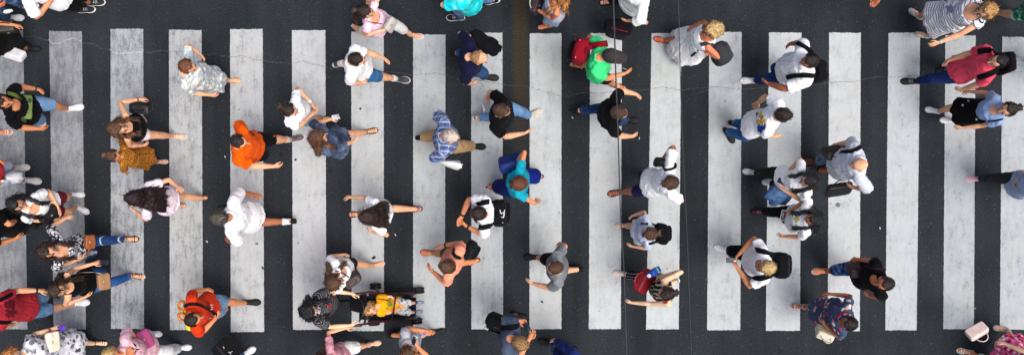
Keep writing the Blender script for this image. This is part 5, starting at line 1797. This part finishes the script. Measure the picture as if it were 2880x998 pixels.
r, M = handbag('K', 'clutch_bag', 'cream bag with a buckle on the white and grey floral dress', 148, 960, 1.08, (.27, .09, .17), 96, (222, 214, 190), 0, -48, straps=[[(104, 944), (124, 936), (142, 936)]], sw=.02, flap=(232, 226, 206), handle=False)
phone('K', 'purple phone in the hand of the woman with orange curly hair', 173, 922, 1.0, 20, (80, 40, 170), -20, (96, 60, 190))
handbag('L', 'clutch_bag', 'magenta clutch held against the pink top', 408, 953, 1.0, (.25, .07, .17), 120, (164, 62, 116), 0, -50, flap=(150, 54, 106), handle=False)
print_on('L', [[(368, 978), (376, 976), (388, 980), (396, 979), (386, 984), (376, 983)], [(372, 962), (382, 968), (384, 976), (378, 972)], [(380, 984), (384, 984), (380, 996), (377, 994)]], (30, 26, 30), 'shirt_print')
r, M = handbag('M', 'tote_bag', 'black tote bag with white marks at the lower edge', 638, 984, .62, (.32, .16, .30), -48, (14, 14, 16), 0, 30, flap=False, handle=False, puff=.0)
for (x, z, pts) in ((.06, .2, [(-.02, .02), (0, 0), (.02, .018)]), (.06, .18, [(0, .02), (.004, -.018)]), (-.05, .22, [(-.012, .0), (.012, .012)])):
    for sy in (-1, 1):
        make('bag_mark', tube([M @ V((x + a, sy * .083, z + b_)) for a, b_ in pts], [.005] * len(pts), n=6), plain((225, 225, 225), .7, .2, name='mark'), r, M)
handbag('N', 'handbag', 'black leather handbag under the arm of the woman in white shorts', 397, 302, .95, (.27, .12, .18), -4, (22, 22, 24), 0, 20, flap=(34, 34, 36), trim=(200, 170, 110))
# U: shoulder strap, amber ring bag
r, M = bag_root('sport_bag', 'yellow and amber bag on the back of the man in red-orange', 'bag', at(518, 884, 1.18), 14)
make('bag_body', rbox(.12, .30, .30, .05, 3, M @ Matrix.Translation(V((.03, -.08, -.28)))), cloth((252, 226, 60)), r, M)
for dy, dz, dx in ((.13, .06, .02), (-.02, .04, -.02)):
    make('amber_ring', torus(M @ Matrix.Translation(V((dx, dy, dz))) @ Matrix.Rotation(R(64), 4, 'Y') @ Matrix.Rotation(R(70 if dy > 0 else 110), 4, 'Z'), .055, .018, 20, 8), plain((216, 128, 36), .35, .4, name='amber'), r, M)
strap('U', [(518, 862, 1.38), (526, 856, 1.5), (540, 853), (556, 856), (576, 866), (596, 878), (610, 886)], .045, (26, 24, 26), 'shoulder_strap', r, th=.01, lift=.012)
for pl in stroke(593, 893, 76, 9, [[(-.5, .5), (.4, .5), (-.5, -.5), (.5, -.5)]]) + stroke(595, 881, 80, 9, [[(-.5, -.5), (-.5, .5), (.3, .45), (.35, .05), (-.4, 0), (.45, -.1), (.4, -.5), (-.5, -.5)]]) \
        + stroke(597, 866, 84, 9, [[(-.5, .5), (-.5, -.4), (.4, -.4), (.4, .5)]]) + stroke(596, 857, 84, 8, [[(0, .5), (0, -.5)]]):
    strap('U', pl, .013, (238, 226, 222), 'lettering', PEOPLE['U']['obj'], th=.002, lift=.004)
print_on('U', [[(578, 850), (588, 850), (592, 860), (590, 870), (580, 862)]], (176, 46, 34), 'shirt_print')
print_on('R', [[(703, 370), (711, 376), (718, 381), (712, 382), (706, 382)]], (150, 30, 14), 'shirt_print')
print_on('R', [[(767, 381), (776, 380), (778, 384), (769, 386)]], (220, 90, 50), 'shorts_badge')
# --- phones, small things
phone('W', 'white phone in the outstretched hand of the woman in the denim dress', 944, 330, .95, 24, (236, 238, 240), 58, (214, 220, 224))
M = yawm(0, PEOPLE['S']['J']['arms']['L']['P'])
def cigarette(u, v, z, a, label, tilt=10):
    M = yawm(a, at(u, v, z), tilt)
    o = make('cigarette', tube([M @ V((-.028, 0, 0)), M @ V((.028, 0, 0))], [.0042] * 2, n=8, cap=.1), plain((245, 245, 240), .8, .2, name='paper'), None, M)
    tag(o, label, 'cigarette')
    make('filter', tube([M @ V((.029, 0, 0)), M @ V((.05, 0, 0))], [.0044] * 2, n=8, cap=.1), plain((206, 150, 90), .8, .2, name='filter'), o, M)
cigarette(368, 578, 1.0, 150, 'lit cigarette held by the woman with very long dark hair')
cigarette(1757, 194, .95, -25, 'white cigarette between the fingers of the man in green')
handbag('X', 'purse', 'silver grey purse held by the woman with white trousers', 1098, 70, 1.02, (.20, .08, .14), 60, (170, 164, 156), 0, -40, straps=[[(1033, 59), (1052, 64), (1074, 68)]], sw=.012, flap=(196, 192, 186), handle=False, sc=(130, 84, 60))
handbag('AA', 'chain_bag', 'black handbag with a pale chain beside the red-blond woman', 1506, 14, 1.0, (.26, .12, .2), 70, (26, 22, 26), 0, -20, flap=(56, 40, 44), trim=(220, 214, 200), sc=(220, 214, 200))
M = yawm(-24, at(1362, 122, 1.0), 6)
tag(make('jacket', softbox(.50, .20, .16, M, 2.6, .045, 6., 3.), cloth((20, 20, 24)), None, M), 'black jacket folded over the arm of the bald man in navy', 'jacket')
crumple(1240, 456, .92, (.30, .12, .3), -10, (226, 228, 230), 'thin white plastic bag in the hand of the man in plaid', 'plastic_bag', 'bag', 2, -58)
handbag('EE', 'tote_bag', 'royal blue tote bag on the arm of the woman in turquoise', 1440, 456, 1.0, (.36, .14, .26), 14, (24, 48, 120), 0, 30, flap=(26, 56, 136), trim=(180, 190, 210))
r, M = backpack('FF', 'black backpack with a white mark and white zip line on the man checking his watch', 1404, 599, 1.18, 180, (22, 22, 25), (.19, .34, .44), [[(1392, 575), (1378, 566), (1358, 570), (1344, 574)], [(1392, 626), (1378, 634), (1358, 640), (1346, 638)]], trim=(230, 230, 230), sw=.07)
for pts in ([(-.02, .04), (.03, .05), (.05, .01), (.02, -.02), (-.02, .0)], [(.03, .05), (.055, -.05)], [(-.03, -.01), (-.045, -.05)]):
    make('bag_mark', tube([M @ V((-.04 - a * .6, b_, .4545 - max(0, a) * .05)) for a, b_ in pts], [(.010, .006)] * len(pts), UP, n=6), plain((238, 238, 238), .7, .2, name='mark'), r, M)
backpack('GG', 'black backpack hanging from one shoulder of the man in coral', 1322, 702, 1.1, 150, (22, 24, 26), (.14, .24, .40), [[(1330, 706, 1.3), (1312, 722), (1296, 727), (1280, 722), (1274, 710), (1280, 698)]], sw=.05)
handbag('II', 'handbag', 'brown shoulder bag at the side of the girl in the white printed t-shirt', 990, 784, .95, (.24, .11, .2), 36, (62, 46, 42), 0, 22, straps=[[(944, 760), (958, 765), (970, 772), (980, 780)]], sw=.018, flap=(76, 58, 54), trim=(210, 190, 150), sc=(66, 58, 60))
print_on('II', [[(954, 748), (960, 746), (967, 750), (959, 755), (956, 754)]], (214, 26, 30), 'shirt_print')
print_on('II', [[(962, 742), (970, 746), (968, 750), (961, 747)]], (236, 200, 110), 'shirt_print')
for pl in ([(958, 734), (964, 738), (971, 735)], [(961, 731), (963, 734)], [(958, 743), (962, 746)], [(966, 779), (970, 772)]):
    strap('II', pl, .010, (70, 74, 84), 'shirt_print', PEOPLE['II']['obj'], th=.002, lift=.004)
print_on('JJ', [[(918, 856), (930, 853), (931, 866), (922, 864)]], (206, 24, 44), 'shirt_patch')
print_on('JJ', [[(920, 884), (926, 881), (929, 886), (923, 890)]], (206, 24, 44), 'shirt_patch')
print_on('BABY', [[(1088, 850), (1100, 846), (1104, 858), (1092, 862)], [(1082, 866), (1090, 864), (1092, 872)]], (120, 150, 60), 'shirt_print')
strap('DD', [(1357, 296), (1362, 302), (1363, 312), (1360, 318)], .022, (236, 236, 238), 'lettering', PEOPLE['DD']['obj'], th=.002, lift=.004)
strap('DD', [(1358, 306), (1364, 309)], .018, (236, 236, 238), 'lettering', PEOPLE['DD']['obj'], th=.002, lift=.004)
r, M = backpack('MM', 'black backpack with white marks on the sandy-haired man', 1400, 904, 1.12, 66, (18, 18, 21), (.19, .32, .44), [[(1376, 924, 1.4), (1396, 926), (1420, 924), (1446, 919), (1458, 914)]], sw=.07, tilt=0)
for pts in ([(0, 0), (0, .05), (.035, .055), (.04, .0), (0, 0)], [(.0, .07), (.01, .1)], [(.03, .075), (.04, .105)]):
    make('bag_mark', tube([M @ V((-.11, .09 + a, .38 + b_)) for a, b_ in pts], [(.009, .006)] * len(pts), n=6), plain((240, 240, 238), .7, .2, name='mark'), r, M)
phone('MM', 'dark phone in the hands of the sandy-haired man', 1484, 922, 1.2, -60, tilt=-20)
phone('LL', 'dark phone with white edge held up by the boy in grey', 1165, 956, 1.32, 70, (200, 204, 208), -20, (30, 30, 36))
r, M = handbag('PP', 'handbag', 'deep red leather handbag in front of the striped vest', 1813, 790, 1.0, (.34, .13, .28), 62, (132, 14, 30), 0, -34, flap=False, straps=[[(1830, 826, 1.15), (1844, 842), (1862, 850), (1878, 848)]], sw=.035, sc=(184, 40, 34))
r2 = root('drink_carton', yawm(30, at(1838, 766, 1.2)), 'blue and green drink carton in the hand of the woman with the red bag', 'carton')
Mc = world_of(r2)
make('carton_body', rbox(.11, .08, .17, .012, 2, Mc @ Matrix.Rotation(R(-50), 4, 'Y') @ Matrix.Translation(V((0, 0, -.1)))), plain((28, 74, 170), .4, .4, name='carton'), r2, Mc)
make('carton_band', rbox(.114, .084, .04, .012, 2, Mc @ Matrix.Rotation(R(-50), 4, 'Y') @ Matrix.Translation(V((0, 0, -.06)))), plain((110, 180, 130), .4, .4, name='carton_band'), r2, Mc)
make('screw_cap', tube([Mc @ Matrix.Rotation(R(-50), 4, 'Y') @ V((-.02, 0, .07)), Mc @ Matrix.Rotation(R(-50), 4, 'Y') @ V((-.02, 0, .095))], [.026] * 2, n=16, cap=.15), plain((244, 246, 250), .4, .4, name='cap'), r2, Mc)
backpack('QQ', 'small black backpack on the girl with the brown ponytail', 1862, 657, .98, 181, (20, 21, 24), (.16, .27, .36), [[(1850, 638), (1836, 630), (1820, 629), (1804, 630)], [(1850, 678), (1838, 682), (1822, 686), (1808, 688)]], sw=.035)
handbag('RR', 'shoulder_bag', 'small black bag under the arm of the man with strap sandals', 1862, 458, .98, (.22, .10, .18), 175, (24, 22, 24), 0, 10, straps=[[(1864, 462, 1.2), (1870, 480), (1886, 476), (1902, 470), (1898, 458)]], sw=.035)
backpack('TT', 'red and black backpack on the man in the bright green t-shirt', 1632, 146, 1.16, -14, (142, 20, 38), (.20, .34, .44), [[(1650, 136, 1.4), (1664, 130), (1684, 126), (1706, 124)]], pocket=(30, 26, 28), sw=.085, trim=(210, 206, 206))
backpack('UU', 'black backpack with red trim held low by the person in white at the top edge', 1738, 78, .5, 76, (24, 22, 26), (.2, .38, .26), [], trim=(150, 30, 44), pocket=(36, 32, 36))
backpack('VV', 'dark grey backpack on the woman in the white dress', 2026, 152, 1.1, 206, (56, 58, 60), (.22, .30, .38), [[(2006, 128), (1996, 122), (1984, 120), (1972, 126)]], sw=.055, trim=(40, 40, 42), pocket=(84, 86, 88))
strap('VV', [(1945, 158), (1956, 149), (1964, 142)], .03, (30, 30, 32), 'bag_strap', PEOPLE['VV']['obj'], th=.008)
backpack('WW', 'black backpack on the man in the white button shirt', 2300, 202, 1.15, 192, (20, 20, 22), (.18, .30, .42), [[(2286, 152), (2270, 138), (2256, 130), (2242, 122)], [(2288, 214), (2262, 212), (2232, 212), (2214, 218)]], sw=.065)
strap('WW', [(2172, 174), (2190, 171), (2210, 172), (2232, 174)], .004, (214, 214, 226), 'button_placket', PEOPLE['WW']['obj'], th=.003)
for u in (2174, 2182, 2193, 2206, 2220):
    print_on('WW', [[(u - 1, 172), (u + 1, 172), (u + 1, 174), (u - 1, 174)]], (90, 96, 130), 'button', .009)
print_on('XX', [[(2127, 337), (2140, 331), (2154, 334), (2154, 347), (2146, 353), (2130, 351)], [(2133, 316), (2143, 314), (2149, 326), (2143, 332), (2133, 330)]], (250, 194, 40), 'shirt_print')
print_on('XX', [[(2132, 352), (2146, 345), (2154, 349), (2153, 368), (2143, 375), (2131, 369), (2130, 358)]], (26, 74, 170), 'shirt_print')
print_on('XX', [[(2126, 318), (2131, 316), (2133, 322), (2128, 330)], [(2141, 331), (2147, 329), (2147, 334)]], (110, 116, 134), 'shirt_print')
phone('YY', 'black phone held by the woman in camouflage trousers', 2202, 512, 1.02, 150, tilt=20)
crumple(2222, 540, .98, (.44, .30, .30), 20, (48, 88, 136), 'blue denim jacket carried by the woman in camouflage trousers', 'denim_jacket', 'jacket', 4, 20, ('fade', (130, 170, 210)))
handbag('ZZ', 'messenger_bag', 'black messenger bag on the shoulder of the bald man in pale blue', 2346, 426, .98, (.30, .12, .22), 12, (22, 22, 24), 0, 20, straps=[[(2364, 428), (2382, 427), (2400, 424), (2422, 412)]], sw=.055, flap=(32, 32, 34))
handbag('ZZ', 'briefcase', 'black bag hanging from the hand of the bald man in pale blue', 2358, 533, .74, (.36, .10, .26), 8, (18, 18, 20), 0, -30, flap=False)
phone('A1', 'white framed phone in the hand of the woman with the yellow flower print', 2203, 605, .98, 80, (232, 234, 236), -10, (70, 74, 80))
print_on('A1', [[(2228, 614), (2236, 612), (2242, 606), (2246, 614), (2252, 616), (2245, 622), (2240, 628), (2236, 621)], [(2230, 636), (2238, 634), (2244, 640), (2248, 646), (2240, 648), (2234, 644)]], (206, 190, 80), 'shirt_print')
phone('A2', 'black phone held in both hands by the curly blond person', 2058, 731, 1.06, 180, tilt=16, sc=(110, 112, 114))
backpack('A2', 'large black backpack on the curly blond person typing on a phone', 2194, 745, 1.14, 181, (18, 19, 21), (.22, .34, .42), [[(2178, 720), (2162, 712), (2144, 706), (2128, 701)], [(2176, 768), (2158, 778), (2136, 784), (2120, 780)]], sw=.07)
handbag('A3', 'handbag', 'cream handbag on the arm of the woman in the slate blue floral dress', 2320, 934, .9, (.24, .11, .2), -20, (216, 206, 178), 0, 30, flap=(226, 218, 194), sc=(214, 204, 178))
strap('A3', [(2352, 894), (2364, 882), (2374, 878), (2386, 880)], .03, (206, 30, 76), 'neckline_trim', PEOPLE['A3']['obj'], th=.008)
handbag('A4', 'shoulder_bag', 'dark maroon bag between arm and chest of the man in patterned shorts', 2416, 755, 1.02, (.32, .12, .22), 6, (52, 24, 32), 0, 26, straps=[[(2434, 748), (2450, 752), (2470, 756), (2492, 758)]], sw=.03, flap=(36, 24, 30), handle=False)
print_on('A5', [[(2658, 20), (2676, 14), (2682, 24), (2678, 38), (2662, 40)]], (150, 156, 178), 'dress_print')
r, M = backpack('A6', 'black backpack behind the man in the crimson pink shirt', 2826, 178, 1.2, 187, (18, 18, 20), (.14, .28, .42), [[(2806, 152), (2788, 141), (2768, 142), (2752, 146)], [(2806, 196), (2790, 206), (2770, 214), (2752, 218)]], sw=.075)
strap('A7', [(2762, 341), (2784, 341), (2804, 339), (2820, 334)], .022, (16, 16, 18), 'pinafore_strap', PEOPLE['A7']['obj'])
for q in ((2710, 297), (2726, 286), (2749, 334)):
    print_on('A7', [[(q[0] - 2.5, q[1] - 2.5), (q[0] + 2.5, q[1] - 2.5), (q[0] + 2.5, q[1] + 2.5), (q[0] - 2.5, q[1] + 2.5)]], (226, 226, 226), 'button', .016)
handbag('B3', 'handbag', 'pale pink structured handbag held by the person in the pink floral dress', 2747, 930, .72, (.28, .10, .15), 30, (244, 216, 206), 0, 48, flap=(246, 222, 212), trim=(120, 110, 110), sc=(240, 214, 206), puff=0)

# --- stroller
r = root('stroller', yawm(-1, at(1090, 862, 0)), 'black umbrella stroller with a curly haired toddler in it', 'stroller')
Mr = world_of(r)
FR = plain((34, 30, 32), .4, .5, .3, name='frame')
RD = plain((70, 20, 22), .4, .5, .2, name='red_frame')
def pipe(name, pts, rr=.015, mt=None):
    return make(name, tube([at(*q) for q in pts], [rr] * len(pts), n=8), mt or FR, r, Mr)
pipe('frame_rail', [(1002, 826, 1.03), (1040, 820, .9), (1090, 826, .62), (1172, 824, .2)], mt=RD)
pipe('frame_rail', [(1002, 914, 1.03), (1040, 908, .9), (1090, 900, .62), (1168, 896, .2)], mt=RD)
pipe('rear_leg', [(1064, 820, .62), (1056, 806, .1)])
pipe('rear_leg', [(1064, 902, .62), (1052, 904, .1)])
pipe('cross_bar', [(1054, 808, .2), (1090, 858, .32), (1164, 894, .22)])
pipe('cross_bar', [(1054, 902, .2), (1090, 862, .30), (1166, 826, .22)])
pipe('cross_bar', [(1022, 824, .95), (1036, 868, .8), (1024, 911, .95)])
pipe('bumper_bar', [(1110, 824, .68), (1112, 836, .80), (1108, 868, .80), (1102, 898, .68)], .012)
for q in ((1002, 826), (1002, 914)):
    pipe('handle_grip', [(q[0] - 6, q[1], 1.035), (q[0] + 14, q[1], 1.02)], .018)
for u, v in ((1056, 804), (1052, 906), (1178, 816), (1172, 902)):
    Mw = yawm(2, at(u, v, .09))
    w_ = make('wheel', join([torus(Mw @ Matrix.Translation(V((0, dy, 0))), .068, .018, 22, 8) for dy in (-.022, .022)]), plain((32, 32, 34), .8, .2, name='tyre'), r, Mr)
    make('hub', tube([Mw @ V((0, -.03, 0)), Mw @ V((0, .03, 0))], [.045] * 2, n=16, cap=.1), plain((150, 148, 140), .5, .3, name='hub'), w_)
def sheet(name, rows, c, th=.012):
    """A sewn panel with thickness through rows of pixel points."""
    n = len(rows[0])
    top = [at(*q) for row in rows for q in row]
    vs = top + [q - UP * th for q in top]
    k = len(top)
    fs = []
    for a in range(len(rows) - 1):
        for b_ in range(n - 1):
            i = a * n + b_
            fs += [(i, i + 1, i + n + 1, i + n), (k + i, k + i + n, k + i + n + 1, k + i + 1)]
    rim = [a for a in range(n)] + [a * n + n - 1 for a in range(1, len(rows))] + [(len(rows) - 1) * n + b_ for b_ in range(n - 2, -1, -1)] + [a * n for a in range(len(rows) - 2, 0, -1)]
    for i, j in zip(rim, rim[1:] + rim[:1]):
        fs.append((i, k + i, k + j, j))
    return make(name, (vs, fs), cloth(c), r, Mr)
sheet('seat', [[(1010, v, .82 - .0) for v in (834, 850, 868, 886, 898)], [(1050, v, z) for v, z in ((830, .72), (846, .60), (862, .57), (880, .60), (898, .72))], [(1104, v, z) for v, z in ((828, .56), (846, .44), (862, .42), (880, .44), (898, .56))], [(1140, v, z) for v, z in ((830, .52), (846, .44), (862, .43), (880, .44), (896, .52))]], (30, 32, 36))
sheet('leg_rest', [[(1140, v, .43) for v in (834, 862, 892)], [(1170, v, .27) for v in (836, 864, 890)]], (24, 24, 28))
sheet('side_panel', [[(1038, 899, .78), (1044, 912, .70)], [(1090, 898, .62), (1098, 902, .54)]], (44, 48, 58))
sheet('side_panel', [[(1036, 824, .82), (1040, 834, .70)], [(1076, 826, .68), (1080, 838, .56)], [(1120, 826, .54), (1122, 836, .46)]], (28, 30, 34))
sheet('side_panel', [[(1100, 890, .56), (1098, 900, .62)], [(1140, 888, .48), (1140, 897, .52)]], (30, 32, 38))
pipe('canopy_frame', [(1004, 832, .98), (1016, 846, 1.04), (1024, 868, 1.06), (1018, 892, 1.03), (1006, 908, .98)], .010)
rows = []
for i in range(7):
    t = i / 6
    rows.append([(984 + 36 * math.sin(t * math.pi) * .2 + 46 * t, 852 + (v - 852) * (.62 + .38 * math.sin(min(1, t * 1.4 + .15) * math.pi / 2)), .86 + .16 * math.sin(t * math.pi * .8) - .0 * abs(v - 852)) for v in (826, 832, 842, 852, 862, 872, 880)])
for row in rows:
    for k_, q in enumerate(row):
        row[k_] = (q[0], q[1], q[2] - .10 * ((k_ - 3) / 3) ** 2)
sheet('folded_hood', rows, (20, 20, 24), .03)
pipe('harness_strap', [(1062, 840, .84), (1080, 842, .80), (1096, 846, .74)], .006)

# --- bits on the ground
def bit(name, cat, label, u, v, pts, c, h=.006, group=None):
    n = len(pts)
    vs = [at(u + x, v + y, .009) for x, y in pts] + [at(u + x * .9, v + y * .9, .009 + h + .004 * math.sin(i * 2.1)) for i, (x, y) in enumerate(pts)]
    fs = [tuple(range(n)), tuple(range(2 * n - 1, n - 1, -1))] + [(i, n + i, n + (i + 1) % n, (i + 1) % n) for i in range(n)]
    return tag(make(name, (vs, fs), plain(c, .8, .2, name=name), smooth=False), label, cat, group)
for u, v, a, lab in ((633, 441, 70, 'white cigarette butt on the asphalt left of the man in orange'), (1610, 331, 55, 'white cigarette butt behind the man in black and dark jeans'), (1798, 389, -80, 'white cigarette butt near the hand of the man in black'), (1112, 660, 60, 'white scrap of paper between two stripes below the long haired woman'), (2475, 641, 80, 'white scrap on the asphalt right of the woman with flying hair')):
    c_, s_ = math.cos(R(a)) * 3.4, math.sin(R(a)) * 3.4
    bit('cigarette_butt', 'litter', lab, u, v, [(-c_ - s_ * .3, -s_ + c_ * .3), (c_ - s_ * .3, s_ + c_ * .3), (c_ + s_ * .3, s_ - c_ * .3), (-c_ + s_ * .3, -s_ - c_ * .3)], (232, 232, 226), group='litter on the crossing')
for u, v, k, c_, lab in ((1051, 724, 1.3, (26, 30, 28), 'dark dead leaf on the stripe above the girl with the brown bag'), (1004, 739, .8, (30, 36, 30), 'small dark leaf near the shorts of the girl with the brown bag'), (722, 685, 1.1, (120, 112, 92), 'beige leaf on the stripe below the man in the loose white shirt'),
                         (582, 679, .9, (190, 196, 190), 'pale leaf on the asphalt below the grey-haired man'), (1013, 306, .8, (60, 62, 64), 'dark pebble on the stripe above the denim dress woman'), (831, 449, .8, (48, 50, 54), 'round dark gum spot below the denim dress woman'), (2357, 576, 1.5, (112, 116, 116), 'large grey gum spot on the stripe under the black bag'),
                         (739, 753, 1., (40, 44, 48), 'dark spot at the edge of the stripe right of the red-orange man'), (1525, 848, 1.1, (70, 74, 78), 'dark pit in the stripe below the man in grey'), (2742, 938 - 72, .8, (120, 124, 126), 'grey spot on the stripe above the pale pink handbag')):
    pts = [(4 * k * math.cos(i * .9) * (1 + .35 * math.sin(i * 2.3 + u)), 4 * k * math.sin(i * .9) * (1 + .3 * math.cos(i * 1.7 + v))) for i in range(7)]
    nm = 'leaf' if 'leaf' in lab else ('pebble' if 'pebble' in lab else 'gum_spot')
    bit(nm, 'litter', lab, u, v, pts, c_, .005, 'litter on the crossing')

# ---------------------------------------------------------------- light and camera
SUN_EL, SUN_AZ = 68, -38
w = bpy.data.worlds.new('World')
scene.world = w
w.use_nodes = True
nt = w.node_tree
bg = nt.nodes['Background']
sky = nt.nodes.new('ShaderNodeTexSky')
sky.sky_type = 'NISHITA'
sky.sun_disc = False
sky.sun_elevation = R(SUN_EL)
sky.sun_rotation = R(90 - SUN_AZ)
sky.air_density = .7
sky.dust_density = 7.0
sky.ozone_density = 2.2
nt.links.new(sky.outputs[0], bg.inputs[0])
bg.inputs[1].default_value = .15
ld = bpy.data.lights.new('sun', 'SUN')
ld.energy = 1.5
ld.angle = R(28)
ld.color = (1, .99, .965)
lo = bpy.data.objects.new('sun', ld)
col.objects.link(lo)
lo.rotation_euler = (0, R(90 - SUN_EL), R(SUN_AZ))
lo['kind'] = 'structure'
lo.location = (0, 0, 20)

cd = bpy.data.cameras.new('camera')
cd.sensor_width = 36
cd.sensor_fit = 'HORIZONTAL'
cd.lens = 36 * H / (2880 / S)
cd.clip_end = 500
cam = bpy.data.objects.new('camera', cd)
cam.location = (0, 0, H)
col.objects.link(cam)
scene.camera = cam
scene.view_settings.view_transform = 'Standard'
scene.view_settings.look = 'None'
scene.view_settings.exposure = EXPO
scene.view_settings.gamma = 1
scene.view_settings.use_curve_mapping = False
scene.render.resolution_x, scene.render.resolution_y = 1024, 354
